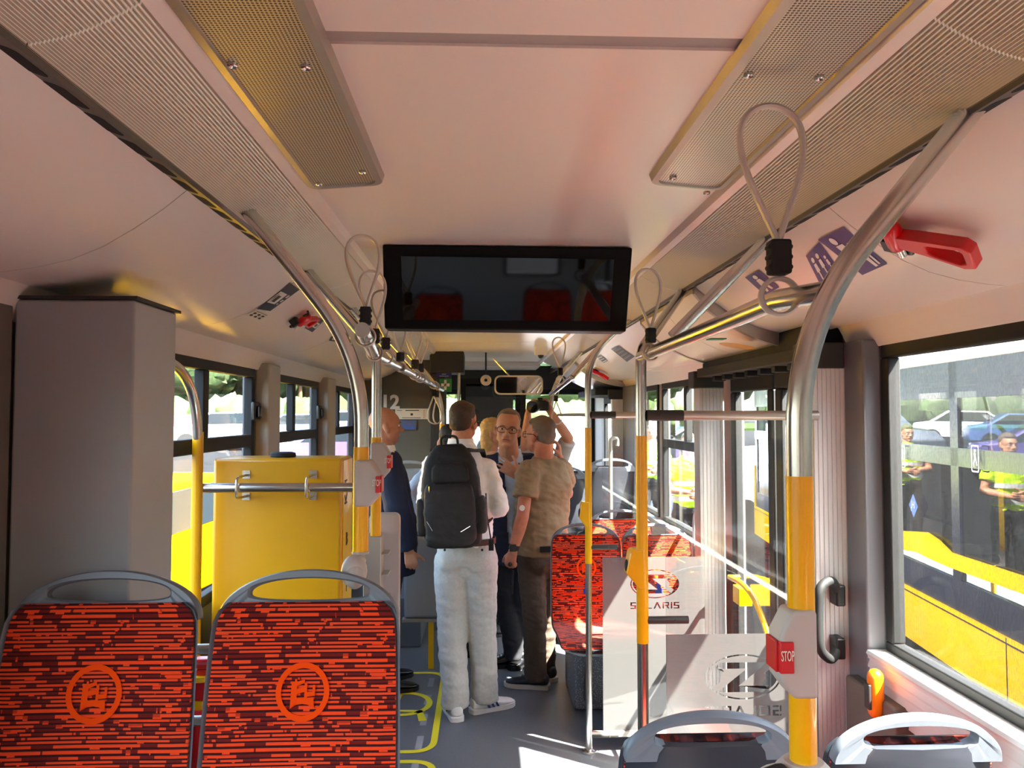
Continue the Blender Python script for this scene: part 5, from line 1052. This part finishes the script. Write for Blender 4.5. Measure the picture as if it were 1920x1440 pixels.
def shoe(parent, A, yaw, mt, sole, stripes=None, k=1.0, gz=0):
    A = Vector(A); f = Vector((-math.sin(yaw), math.cos(yaw), 0)); s_ = Vector((f.y, -f.x, 0)); o = Vector((A.x, A.y, gz))
    def Q(u, v, z): return o+f*u*k+s_*v*k+Vector((0, 0, z*k))
    secs = [(-.085, .030, .030, .075), (-.07, .036, .022, .098), (-.03, .038, .02, .098), (.02, .040, .02, .088), (.07, .046, .02, .068), (.12, .049, .02, .054), (.165, .043, .02, .044), (.192, .022, .024, .036)]
    n = 14; rg = []
    for u, w_, z0, z1 in secs:
        r = []
        for i in range(n):
            a = 2*math.pi*i/n; c, sn = math.cos(a), math.sin(a); r.append(Q(u, w_*(abs(c)**.7)*(1 if c > 0 else -1)*(1-.25*max(0, sn)), (z0+z1)/2+(z1-z0)/2*(abs(sn)**.8)*(1 if sn > 0 else -1)))
        rg.append(r)
    d = MB(); d.rings(rg); u_ = d.build('shoe', mt, parent, smooth=60, sub=1)
    out = [(u, w_+.004) for u, w_, _, _ in secs]; ol = [(-.095, 0)]+[(u, w_) for u, w_ in out]+[(.203, 0)]+[(u, -w_) for u, w_ in out[::-1]]
    d = MB(); d.rings([[Q(u*1.0, v, z) for u, v in ol] for z in (0.001, .012, .026)]); d.build('sole', sole, u_, smooth=50)
    if stripes:
        d = MB()
        for sd in (-1, 1):
            for i in range(3):
                u0 = .005+.028*i; d.add([Q(u0, sd*.0445, .028), Q(u0+.014, sd*.0455, .028), Q(u0-.012, sd*.036, .077), Q(u0-.026, sd*.036, .077)], [(0, 1, 2, 3)])
                d.add([Q(u0, sd*.048, .028), Q(u0+.014, sd*.049, .028), Q(u0-.012, sd*.0395, .077), Q(u0-.026, sd*.0395, .077)], [(0, 1, 2, 3)])
        d.build('shoe_stripes', 'stripe', u_, smooth=None)
    else:
        d = MB()
        for i in range(4): d.tube([Q(.03+i*.018, -.02, .088-i*.007), Q(.03+i*.018, 0, .094-i*.007), Q(.034+i*.018, .02, .088-i*.007)], .0025, 6)
        d.build('laces', 'rubber', u_)
def headframe(c, yaw, pitch=0, roll=0): return Matrix.Translation(Vector(c)) @ Euler((pitch, roll, yaw), 'XYZ').to_matrix().to_4x4()
def head_prims(mb, H, k=1.0, heavy=0):
    T = lambda x, y, z: H @ Vector((x*k, y*k, z*k)); Rm = H.to_3x3()
    mb.ell(T(0, -.012, .035), (.074*k, .094*k, .085*k), Rm); mb.ell(T(0, .028, -.035), ((.060+heavy)*k, .062*k, .078*k), Rm)
    mb.ell(T(0, .035, .02), (.064*k, .060*k, .07*k), Rm)
    mb.ell(T(0, .058, -.092), (.028*k, .028*k, .022*k), Rm); mb.cap(T(-.048, .02, -.06), T(0, .06, -.09), .018*k); mb.cap(T(.048, .02, -.06), T(0, .06, -.09), .018*k)
    mb.cap(T(0, .088, .008), T(0, .112, -.028), .009*k, .0135*k); mb.ell(T(-.012, .100, -.033), (.009*k,)*3); mb.ell(T(.012, .100, -.033), (.009*k,)*3)
    mb.cap(T(-.042, .074, .024), T(-.012, .090, .022), .010*k); mb.cap(T(.042, .074, .024), T(.012, .090, .022), .010*k)
    mb.ell(T(-.036, .066, -.022), (.020*k, .018*k, .018*k)); mb.ell(T(.036, .066, -.022), (.020*k, .018*k, .018*k))
    mb.cap(T(-.020, .084, -.058), T(.020, .084, -.058), .008*k)
    for s_ in (-1, 1):
        mb.ell(T(s_*.077, -.008, -.012), (.009*k, .019*k, .031*k), Rm @ Euler((0.25, 0, -s_*.35)).to_matrix())
        mb.ell(T(s_*.071, .002, -.03), (.010*k, .012*k, .018*k), Rm)
def face_parts(t, H, k=1.0, glasses=True, gmat='black', eyes=True):
    T = lambda x, y, z: H @ Vector((x*k, y*k, z*k))
    if eyes:
        for s_ in (-1, 1):
            d = MB(); d.ell(T(s_*.031, .0775, .004), (.0135*k, .0120*k, .0075*k), H.to_3x3()); e = d.build('eye', 'eyewhite', t)
            d = MB(); d.ell(T(s_*.031, .0885, .004), (.0055*k, .003*k, .0055*k), H.to_3x3(), 12, 8); d.build('iris', 'iris', e)
            d = MB(); d.tube([T(s_*.048, .079, .020), T(s_*.030, .0935, .026), T(s_*.014, .097, .022)], [.002, .0035, .003], 8); d.build('eyebrow', 'hairgrey', t)
        d = MB(); d.tube([T(-.024, .088, -.060), T(0, .0945, -.057), T(.024, .088, -.060)], [.002, .0042, .002], 8); d.build('lips', 'lip', t)
    if glasses:
        d = MB()
        for s_ in (-1, 1):
            d.tube([T(s_*.033+.026*(abs(math.cos(a))**.7)*(1 if math.cos(a) > 0 else -1), .104-.010*abs(math.cos(a)), .001+.017*(abs(math.sin(a))**.7)*(1 if math.sin(a) > 0 else -1)) for a in [2*math.pi*i/20 for i in range(20)]], .0020*k, 6, closed=True)
            d.tube([T(s_*.059, .094, .006), T(s_*.079, .05, .006), T(s_*.084, -.01, .004), T(s_*.080, -.03, -.012)], .0022*k, 6)
        d.tube([T(-.008, .106, .006), T(.008, .106, .006)], .002*k, 6); d.build('glasses', gmat, t)
def hair(t, H, mt, style, k=1.0):
    T = lambda x, y, z: H @ Vector((x*k, y*k, z*k)); Rm = H.to_3x3(); mb = MB()
    if style == 'short':
        mb.ell(T(0, -.022, .050), (.0775*k, .088*k, .080*k), Rm); mb.ell(T(0, -.050, .012), (.069*k, .060*k, .070*k), Rm); mb.ell(T(0, .030, .085), (.058*k, .052*k, .036*k), Rm)
    elif style == 'crew':
        mb.ell(T(0, -.020, .044), (.0765*k, .090*k, .080*k), Rm); mb.ell(T(0, -.046, .0), (.070*k, .063*k, .072*k), Rm); mb.ell(T(0, .025, .078), (.058*k, .05*k, .034*k), Rm)
    elif style == 'receding':
        mb.ell(T(0, -.030, .050), (.077*k, .084*k, .078*k), Rm); mb.ell(T(0, -.050, .0), (.074*k, .060*k, .065*k), Rm); mb.ell(T(.0, .006, .098), (.048*k, .05*k, .022*k), Rm)
    elif style == 'bald': mb.ell(T(0, -.052, -.02), (.070*k, .052*k, .040*k), Rm)
    elif style == 'long':
        mb.ell(T(0, -.018, .045), (.086*k, .100*k, .090*k), Rm); mb.ell(T(-.05, -.045, -.06), (.045*k, .055*k, .12*k), Rm); mb.ell(T(.05, -.045, -.06), (.045*k, .055*k, .12*k), Rm); mb.ell(T(0, -.065, -.06), (.06*k, .045*k, .13*k), Rm)
    return blob(mb, 'hair', mt, t, .006, 3, wr=(.0025 if style != 'long' else .006, 45))
def person(label, J, yaw, hyaw, top, topmat, bot, shoes, hairst, hairm, opts={}):
    """J: world-space joints: head, neck, shL/R, elL/R, wrL/R, hipc, knL/R, anL/R"""
    k = opts.get('k', 1.0); g = opts.get('gz', 0)
    hc = Vector(J['head']); base = Vector(((J['anL'].x+J['anR'].x)/2, (J['anL'].y+J['anR'].y)/2, g)); t = thing('person', label, 'person', base)
    sx = Vector((math.cos(yaw), math.sin(yaw), 0)); fw = Vector((-math.sin(yaw), math.cos(yaw), 0)); skin = opts.get('skin', 'skin')
    hp = J['hipc']; sc = (J['shL']+J['shR'])/2; belly = opts.get('belly', 0); sw = (J['shR']-J['shL']).length/2
    H = headframe(hc, hyaw, opts.get('hpitch', 0), opts.get('hroll', 0)); zn = hc.z-.115*k
    def spine(f, a, b_, off=0): return (hp.lerp(sc, f)+fw*off, a*k, b_*k)
    # body: one continuous skin
    mb = MB(); head_prims(mb, H, k, opts.get('heavy', 0)); nk = sc+Vector((0, 0, .03)); mb.cap(nk, hc+Vector((0, 0, -.06*k))-(H.to_3x3() @ Vector((0, .022, 0))), .068*k, .060*k)
    torso(mb, [spine(-.02, .13, .10), spine(.1, .135, .10), spine(.4, .135, .10, belly*.5), spine(.8, .15, .10), spine(1.0, .13, .08), spine(1.1, .06, .05)], sx)
    for s_, S_ in ((-1, 'L'), (1, 'R')):
        sh, el, wr = J['sh'+S_], J['el'+S_], J['wr'+S_]
        mb.cap(sh, el, .046*k, .039*k); mb.cap(el, el.lerp(wr, .35), .040*k, .041*k); mb.cap(el.lerp(wr, .35), wr, .041*k, .026*k)
        hj = opts.get('hand'+S_)
        if hj: hand(mb, wr, *hj, k=k)
        else: d_ = (wr-el).normalized(); hand(mb, wr, d_, sx*-s_, fw, 28, k=k)
        kn, an = J['kn'+S_], J['an'+S_]; h_ = hp+sx*s_*.09*k; mb.cap(h_, kn, .075*k, .052*k); mb.cap(kn, kn.lerp(an, .3), .05*k, .056*k); mb.cap(kn.lerp(an, .3), Vector((an.x, an.y, g+.09)), .056*k, .036*k)
    blob(mb, 'body', skin, t, .0062, 4)
    # trousers
    hem = opts.get('hem', .062); th = opts.get('thigh', .098); mb = MB(); wz = opts.get('waist', .07)
    torso(mb, [((hp-Vector((0, 0, .05))), .15*k, .115*k), (hp, .172*k, .128*k), (hp+Vector((0, 0, wz*.6)), .165*k, .122*k), (hp+Vector((0, 0, wz)), .156*k, .118*k)], sx)
    mb.ell(hp-Vector((0, 0, .075)), (.10*k, .09*k, .06*k)); mb.ell(hp-fw*.05+sx*.08-Vector((0, 0, .02)), (.083*k, .072*k, .085*k)); mb.ell(hp-fw*.05-sx*.08-Vector((0, 0, .02)), (.083*k, .072*k, .085*k))
    for s_, S_ in ((-1, 'L'), (1, 'R')):
        kn, an = J['kn'+S_], J['an'+S_]; h_ = hp+sx*s_*.085*k-Vector((0, 0, .04)); e_ = Vector((an.x, an.y, g+.075+hem))
        mb.cap(h_, kn, th*k, (hem*.45+th*.48)*k); mb.cap(kn, e_, (hem*.45+th*.48)*k, hem*k); e2 = Vector((an.x, an.y, g+opts.get('hemz', .05))); mb.tube([e_+Vector((0, 0, .05)), e_, e2], [hem*k*.98, hem*k, hem*k*1.04], 16)
    blob(mb, 'trousers', bot, t, .009, 5, wr=(opts.get('wrt', .007), 11))
    for s_, S_ in ((-1, 'L'), (1, 'R')): shoe(t, J['an'+S_], opts.get('foot'+S_, yaw+s_*-.2), shoes[0], shoes[1], opts.get('stripes'), k, g)
    # shirt or jacket
    sl = opts.get('sleeve', 1.0); ex = opts.get('ex', 0); hz = opts.get('hemline', -.02)
    def tops(e, nm, mt, slv, hz, cut=None, wr=(.006, 12), neckr=.066):
        mb = MB(); tp = opts.get('trap', 0)
        torso(mb, [spine(hz/.5, .165+e, .125+e+belly*.5, belly*.5), spine(.12, .160+e, .120+e+belly, belly*.8), spine(.35, .160+e, .118+e+belly, belly), spine(.62, .172+e, .122+e, belly*.4), spine(.84, .178+e, .118+e), spine(.98, .150+e, .095+e), (sc+Vector((0, 0, .045+tp)), (.118-tp*.3+e)*k, .082*k), (sc+Vector((0, 0, .095+tp)), (neckr+.006)*k, .066*k)], sx)
        for s_, S_ in ((-1, 'L'), (1, 'R')):
            sh, el, w_ = J['sh'+S_], J['el'+S_], J['wr'+S_]; mb.cap(sc+Vector((0, 0, .01)), sh, (.062+e)*k, (.062+e)*k)
            if slv <= .5: q = sh.lerp(el, slv*2); mb.tube([sh, sh.lerp(q, .5), q], [(.066+e)*k, (.066+e)*k, (.068+e)*k], 18)
            else:
                mb.cap(sh, el, (.062+e)*k, (.052+e)*k); f_ = (slv-.5)*2; q = el.lerp(w_, f_); mb.tube([el, el.lerp(q, .5), q], [(.052+e)*k, (.050+e)*k, (.043+e)*k], 16); mb.ell(el, ((.054+e)*k,)*3)
        return blob(mb, nm, mt, t, .0085, 5, wr=wr, cut=cut)
    if opts.get('jacket'):
        jm = opts['jacket']; ft = sc-hp
        if opts.get('openfront'):
            tops(ex, top, topmat, .9, hz)
            def cut(c):
                r = c-hp; fwd = r.dot(fw); side = abs(r.dot(sx)); z = r.z/ft.length; return fwd > .0 and side < (.020+.030*max(0, z-.1) if z < 1.05 else .085) and z > -.5
            tops(ex+.016, 'jacket', jm, .97, hz-.10, cut, (.005, 10), .078)
        else: tops(ex, top, topmat, .9, hz); tops(ex+.014, 'jacket', jm, .97, hz-.10, (lambda c: c.z > sc.z+.085), (.005, 10), .074)
    else: tops(ex, top, topmat, sl, hz, (lambda c: c.z > sc.z+.068 and False), (opts.get('wr', .007), 12))
    if opts.get('collar'):
        mb = MB(); n = 24; c = sc+Vector((0, 0, .075+opts.get('trap', 0))); up = Vector((0, 0, .045)); rr = .071*k
        o1 = [c+sx*rr*math.cos(a)+fw*rr*.95*math.sin(a) for a in [R(105)+R(330)*i/n for i in range(n+1)]]
        mb.add(o1+[p+up for p in o1]+[c+(p-c)*1.12+up*.15 for p in o1], [(i, i+1, n+2+i, n+1+i) for i in range(n)]+[(n+1+i, n+2+i, 2*n+3+i, 2*n+2+i) for i in range(n)])
        mb.build('collar', topmat, t, smooth=60)
    if opts.get('belt'):
        mb = MB(); n = 32; z = hp.z+wz+.0; rg = []
        for a_, b_, dz in ((.166, .130, -.018), (.172, .136, -.016), (.172, .136, .016), (.166, .130, .018)): rg.append([Vector((hp.x, hp.y, z+dz))+sx*a_*k*math.cos(2*math.pi*i/n)+fw*b_*k*math.sin(2*math.pi*i/n) for i in range(n)])
        mb.rings(rg, caps=False); mb.build('belt', opts['belt'], t)
    if hairst: hair(t, H, hairm, hairst, k)
    face_parts(t, H, k, opts.get('glasses', False), 'black', opts.get('eyes', True))
    return t, H, sc, hp, sx, fw
V3 = Vector
def PJ(Y, **kw): return {a: P(b_[0], b_[1], Y=(b_[2] if len(b_) > 2 else Y)) for a, b_ in kw.items()}
# 1 man with backpack
J = PJ(4.45, head=(869, 792, 4.52), shL=(813, 872), shR=(914, 880), elL=(797, 940, 4.42), elR=(938, 950, 4.38), wrL=(835, 975, 4.68), wrR=(915, 965, 4.66), hipc=(874, 1040), knL=(846, 1170, 4.47), knR=(904, 1165, 4.5), anL=(853, 1315, 4.42), anR=(908, 1298, 4.50))
t1, H1, sc1, hp1, sx1, fw1 = person('man seen from behind in a white shirt and light grey trousers, wearing a black backpack', J, R(-6), R(-22), 'shirt', 'shirtwhite', 'trouserlight', ('shoewhite', 'white'), 'short', 'hairbrown',
  dict(glasses=True, footL=R(12), footR=R(-62), stripes=True, hem=.078, thigh=.102, hemz=.055, sleeve=.72, collar=True, belt='belt', hemline=.055, waist=.085, trap=.045, wrt=.006, wr=.010, eyes=True))
d = MB()
for px in (834, 904):
    q = P(px, 1031, Y=4.3); d.ell((q.x, hp1.y-.155, q.z), (.007, .004, .007))
d.build('pocket_buttons', 'iris', t1)
# backpack
bc = P(846, 925, Y=4.20); t = thing('backpack', 'black backpack worn on the back of the man in the white shirt', 'backpack', (bc.x, bc.y, bc.z-.3))
rot = Matrix.Translation(bc) @ Matrix.Rotation(R(-6), 4, 'Z') @ Matrix.Rotation(R(-3), 4, 'Y')
def bpk(secs, nm, mt, sub=0, off=(0, 0, 0), wr=None):
    mb = MB(); n = 28; rg = []
    for z, a, b_, cy in secs:
        rg.append([rot @ V3((off[0]+a*(abs(math.cos(q))**.6)*(1 if math.cos(q) > 0 else -1), off[1]+cy+b_*(abs(math.sin(q))**.6)*(1 if math.sin(q) > 0 else -1), z+off[2])) for q in [2*math.pi*i/n for i in range(n)]])
    mb.rings(rg)
    if wr: return blob(mb, nm, mt, t, .009, 4, wr=wr)
    return mb.build(nm, mt, t, smooth=60)
bpk([(-.29, .10, .05, 0), (-.27, .15, .07, 0), (-.15, .165, .085, 0), (.05, .16, .08, 0), (.17, .138, .07, .01), (.23, .105, .055, .02), (.265, .065, .04, .03)], 'bag_body', 'bag', wr=(.004, 14))
bpk([(-.27, .10, .03, 0), (-.24, .135, .04, 0), (-.10, .14, .045, 0), (.02, .135, .035, 0), (.06, .12, .015, .01)], 'lower_pocket', 'bag2', off=(0, -.075, 0), wr=(.004, 16))
bpk([(.06, .09, .01, 0), (.075, .105, .022, 0), (.14, .10, .022, .005), (.17, .075, .012, .015)], 'upper_pocket', 'bag', off=(.01, -.075, 0), wr=(.003, 16))
for s_ in (-1, 1): bpk([(-.22, .03, .04, 0), (-.2, .035, .055, 0), (-.05, .035, .055, 0), (-.02, .025, .045, 0)], 'side_pocket', 'bag2', off=(s_*.155, -.01, 0), wr=(.003, 16))
d = MB(); d.tube(fillet([rot @ V3(p) for p in ((-.04, .0, .25), (-.04, -.02, .31), (.05, -.02, .31), (.05, .0, .25))], .03), .007, 10); d.build('carry_handle', 'bag', t)
for s_ in (-1, 1):
    a = rot @ V3((s_*.075, .02, .235)); top_ = sc1+sx1*s_*.105+V3((0, 0, .105)); fr_ = sc1+sx1*s_*.14+fw1*.145+V3((0, 0, -.10)); lo = hp1.lerp(sc1, .45)+sx1*s_*.175+fw1*.10; e_ = rot @ V3((s_*.15, .05, -.20))
    mb = MB(); pts = fillet([a, top_-fw1*.10+V3((0, 0, -.01)), top_+fw1*.02, fr_, lo, e_], .09, 8); n = len(pts)
    wv = []; 
    for i, p in enumerate(pts):
        w_ = .032 if i < n*.62 else .011; side = sx1*w_; dn = (pts[min(i+1, n-1)]-pts[max(i-1, 0)]).normalized().cross(sx1).normalized()*.007; wv.append([p-side-dn, p+side-dn, p+side+dn, p-side+dn])
    mb.rings(wv); mb.build('shoulder_strap', 'bag', t, smooth=50)
d = MB(); A_ = [P(911, 925, Y=4.3), P(913, 965, Y=4.27), P(921, 1015, Y=4.27)]; d.tube(A_, .011, 8, sq=.35); d.box(A_[-1].x-.014, A_[-1].x+.014, A_[-1].y-.008, A_[-1].y+.008, A_[-1].z-.05, A_[-1].z+.01); d.build('hanging_strap', 'bag', t)
d = MB(); q = rot @ V3((-.10, -.10, .05)); d.tube([q, q-V3((0, 0, .03))], .003, 6); q = rot @ V3((.06, -.135, -.19)); d.tube([q, q+V3((.05, .0, .03))], .0018, 6); q = rot @ V3((-.09, -.128, -.18)); d.tube([q, q+V3((-.03, 0, .05))], .0018, 6); d.build('zip_pulls', 'steel', t)
# 2 man in khaki t-shirt
J = PJ(4.9, head=(1013, 815), shL=(990, 884, 4.80), shR=(1052, 880, 5.06), elL=(980, 968, 4.72), elR=(1064, 925, 5.22), wrL=(962, 1034, 4.72), wrR=(1050, 858, 5.26), hipc=(1018, 1045), knL=(1002, 1150, 4.83), knR=(1020, 1150, 4.98), anL=(1004, 1262, 4.86), anR=(1022, 1250, 5.02))
fd = V3((-.25, 0, -1))
t2, H2, sc2, hp2, sx2, fw2 = person('man in a khaki t-shirt and brown trousers, back turned, head facing left', J, R(28), R(48), 'tshirt', 'khaki', 'trouserbrown', ('shoedark', 'sole'), 'crew', 'hairgrey',
  dict(glasses=True, footL=R(75), footR=R(40), hem=.070, thigh=.092, sleeve=.30, belly=.045, hemline=.02, waist=.05, ex=.012, skin='skinred', heavy=.004, handL=(fd, (.5, .85, 0), (-.3, .9, .1), 68, 2), handR=((-.1, -.1, 1), (-.9, .2, 0), (0, -.8, .3), 35, 3), wr=.008))
d = MB(); w_ = J['wrL']; u_ = (J['elL']-w_).normalized(); d.tube([w_+u_*.012, w_+u_*.042], .033, 20); d.box(w_.x-.022, w_.x+.018, w_.y-.040, w_.y-.026, w_.z+.005, w_.z+.048); d.build('wristwatch', 'rubber', t2, bevel=.003)
q = J['shL'].lerp(J['elL'], .80); d = MB(); d.tube([q+V3((-.012, -.040, -.0)), q+V3((-.013, -.050, 0))], .017, 20); d.build('arm_sensor', 'white', t2, label='round white sensor on the upper arm')
d = MB(); q = P(1028, 1033, Y=4.72); d.box(q.x-.05, q.x+.035, q.y+.02, q.y+.05, q.z-.012, q.z+.022); d.build('belt_pouch', 'rubber', t2)
q = w_+fd.normalized()*.085+V3((.0, -.012, 0)); t = thing('pocket_recorder', 'small black device held in the left fist of the khaki man', 'recorder', q); d = MB(); d.cap(q+V3((0, -.03, .012)), q+V3((.005, .03, 0)), .013); d.tube([q+V3((.02, 0, -.03)), q+V3((.015, .0, -.17))], .006, 8); d.build('recorder_body', 'rubber', t)
# 3 man in suit facing camera
J = PJ(5.3, head=(952, 804, 5.16), shL=(995, 872, 5.32), shR=(915, 876, 5.30), elL=(1008, 940, 5.30), elR=(903, 955, 5.34), wrL=(974, 893, 5.08), wrR=(908, 1030, 5.28), hipc=(957, 1020, 5.34), knL=(972, 1120, 5.32), knR=(948, 1120, 5.32), anL=(985, 1222, 5.36), anR=(962, 1230, 5.28))
hd = V3((-.62, -.05, .42))
t3, H3, sc3, hp3, sx3, fw3 = person('grey-haired man in glasses and open navy jacket, facing the camera, hand on chest', J, R(180), R(176), 'shirt', 'shirtblue', 'trouserdark', ('shoeblack', 'shoeblack'), 'receding', 'hairgrey',
  dict(glasses=True, jacket='navy', openfront=True, collar=True, footL=R(150), footR=R(95), k=1.08, hpitch=R(-4), hroll=R(-6), handL=(hd, (0, 1, -.1), (.45, 0, .8), 10, 7), hem=.06, hemline=-.02))
# 4 bald man
J = PJ(4.9, head=(722, 799), shL=(712, 872, 5.08), shR=(728, 868, 4.72), elL=(712, 960, 5.2), elR=(746, 955, 4.66), wrL=(735, 1030, 5.25), wrR=(766, 1032, 4.72), hipc=(722, 1035, 4.92), knL=(722, 1150, 5.0), knR=(724, 1160, 4.84), anL=(722, 1270, 5.02), anR=(724, 1285, 4.82))
t4, H4, *_ = person('bald man in a dark navy jacket standing behind the left poles, facing right', J, R(-68), R(-72), 'shirt', 'shirtwhite', 'trouserdark', ('shoeblack', 'shoeblack'), None, 'hairgrey',
  dict(jacket='navy', heavy=.006, belly=.03, collar=True, ex=.012, handR=((.2, .1, -1), (-.1, .9, -.1), (.9, .1, 0), 30, 3)))
# 5 blonde woman
J = PJ(6.0, head=(925, 812), shL=(905, 868, 6.12), shR=(938, 868, 5.9), elL=(900, 925, 6.15), elR=(945, 930, 5.85), wrL=(915, 960, 6.0), wrR=(945, 985, 5.8), hipc=(925, 990), knL=(930, 1080, 6.1), knR=(940, 1080, 5.95), anL=(935, 1150, 6.25), anR=(943, 1158, 6.0))
person('blonde woman in a beige top standing behind the man in the open jacket', J, R(-130), R(-105), 'blouse', 'beige', 'trouserdark', ('shoedark', 'shoedark'), 'long', 'hairblond', dict(k=.92, footR=R(-70), sleeve=.5, hemz=.11, hem=.05))
# 6 photographer
J = PJ(6.1, head=(1020, 818), shL=(1046, 872, 6.1), shR=(994, 872, 6.1), elL=(1066, 822, 5.95), elR=(985, 835, 5.95), wrL=(1032, 772, 5.86), wrR=(990, 776, 5.84), hipc=(1020, 985), knL=(1030, 1080), knR=(1010, 1080), anL=(1032, 1165), anR=(1008, 1165))
person('photographer raising a black camera above his head behind the khaki man', J, R(180), R(178), 'shirt', 'strip', 'trouserdark', ('shoeblack', 'shoeblack'), 'short', 'hairdark',
  dict(sleeve=.45, handL=((-.5, .1, .8), (-.7, -.5, .0), (-.3, 0, .5), 45, 3), handR=((.15, 0, 1), (.8, -.4, 0), (.3, .1, .5), 45, 3)))
q = P(1004, 762, Y=5.82); t = thing('photo_camera', 'black camera with large lens held up by the photographer', 'camera', q)
d = MB(); d.box(q.x-.02, q.x+.10, q.y-.03, q.y+.03, q.z-.035, q.z+.045); d.box(q.x+.015, q.x+.055, q.y-.03, q.y+.02, q.z+.045, q.z+.068); d.build('camera_body', 'black', t, bevel=.01)
d = MB(); a_ = V3((q.x+.01, q.y-.02, q.z)); b_ = V3((q.x-.035, q.y-.17, q.z-.008)); d.tube([a_, a_.lerp(b_, .4), a_.lerp(b_, .45), b_], [.034, .036, .042, .044], 28); d.build('lens_barrel', 'black', t)
d = MB(); dd = (b_-a_).normalized(); d.tube([b_+dd*.0005, b_+dd*.002], .036, 28); d.build('lens_glass', 'screenglass', t)
# 7 man in light blue shirt
J = PJ(5.5, head=(842, 828), shL=(802, 888, 5.5), shR=(880, 888, 5.5), elL=(769, 925, 5.42), elR=(890, 950, 5.6), wrL=(797, 978, 5.4), wrR=(880, 990, 5.7), hipc=(842, 1010), knL=(835, 1110), knR=(860, 1110), anL=(840, 1205), anR=(872, 1203, 5.5))
person('dark-haired man in a light blue shirt mostly hidden behind the backpack wearer', J, R(0), R(15), 'shirt', 'shirtblue', 'trouserdark', ('shoeblack', 'shoeblack'), 'short', 'hairdark', dict(sleeve=.95, footR=R(-80)))
# people outside in hi-vis vests
def outsider(px, Y, head_py, label, arms=True, top='hivis'):
    s_ = FPX/Y; c = P(px, 790, Y=Y); z0 = P(px, head_py, Y=Y).z-1.62; j = {}
    def q(x, y, z): return V3((c.x+x, Y+y, z0+z))
    j = dict(head=q(0, 0, 1.62), shL=q(.18, 0, 1.40), shR=q(-.18, 0, 1.40), elL=q(.26, -.05, 1.14), elR=q(-.26, -.05, 1.14), wrL=q(.05, -.22, 1.10), wrR=q(-.05, -.22, 1.12), hipc=q(0, 0, .93), knL=q(.1, 0, .5), knR=q(-.1, 0, .5), anL=q(.11, 0, .09), anR=q(-.11, 0, .09))
    t, *_ = person(label, j, R(180), R(170), 'vest', top, 'trouserdark', ('shoeblack', 'shoeblack'), 'short', 'hairgrey', dict(gz=z0, sleeve=.3))
    d = MB(); n = 24
    for zz in (1.02, 1.18): d.rings([[q(.185*math.cos(2*math.pi*i/n), .142*math.sin(2*math.pi*i/n), zz+dz) for i in range(n)] for dz in (0, .05)], caps=False)
    d.build('reflective_bands', 'reflective', t); return t
outsider(1221, 11, 812, 'person in yellow hi-vis vest outside, seen beside the partition pole')
outsider(1290, 8.2, 832, 'person in yellow hi-vis vest outside behind the side window')
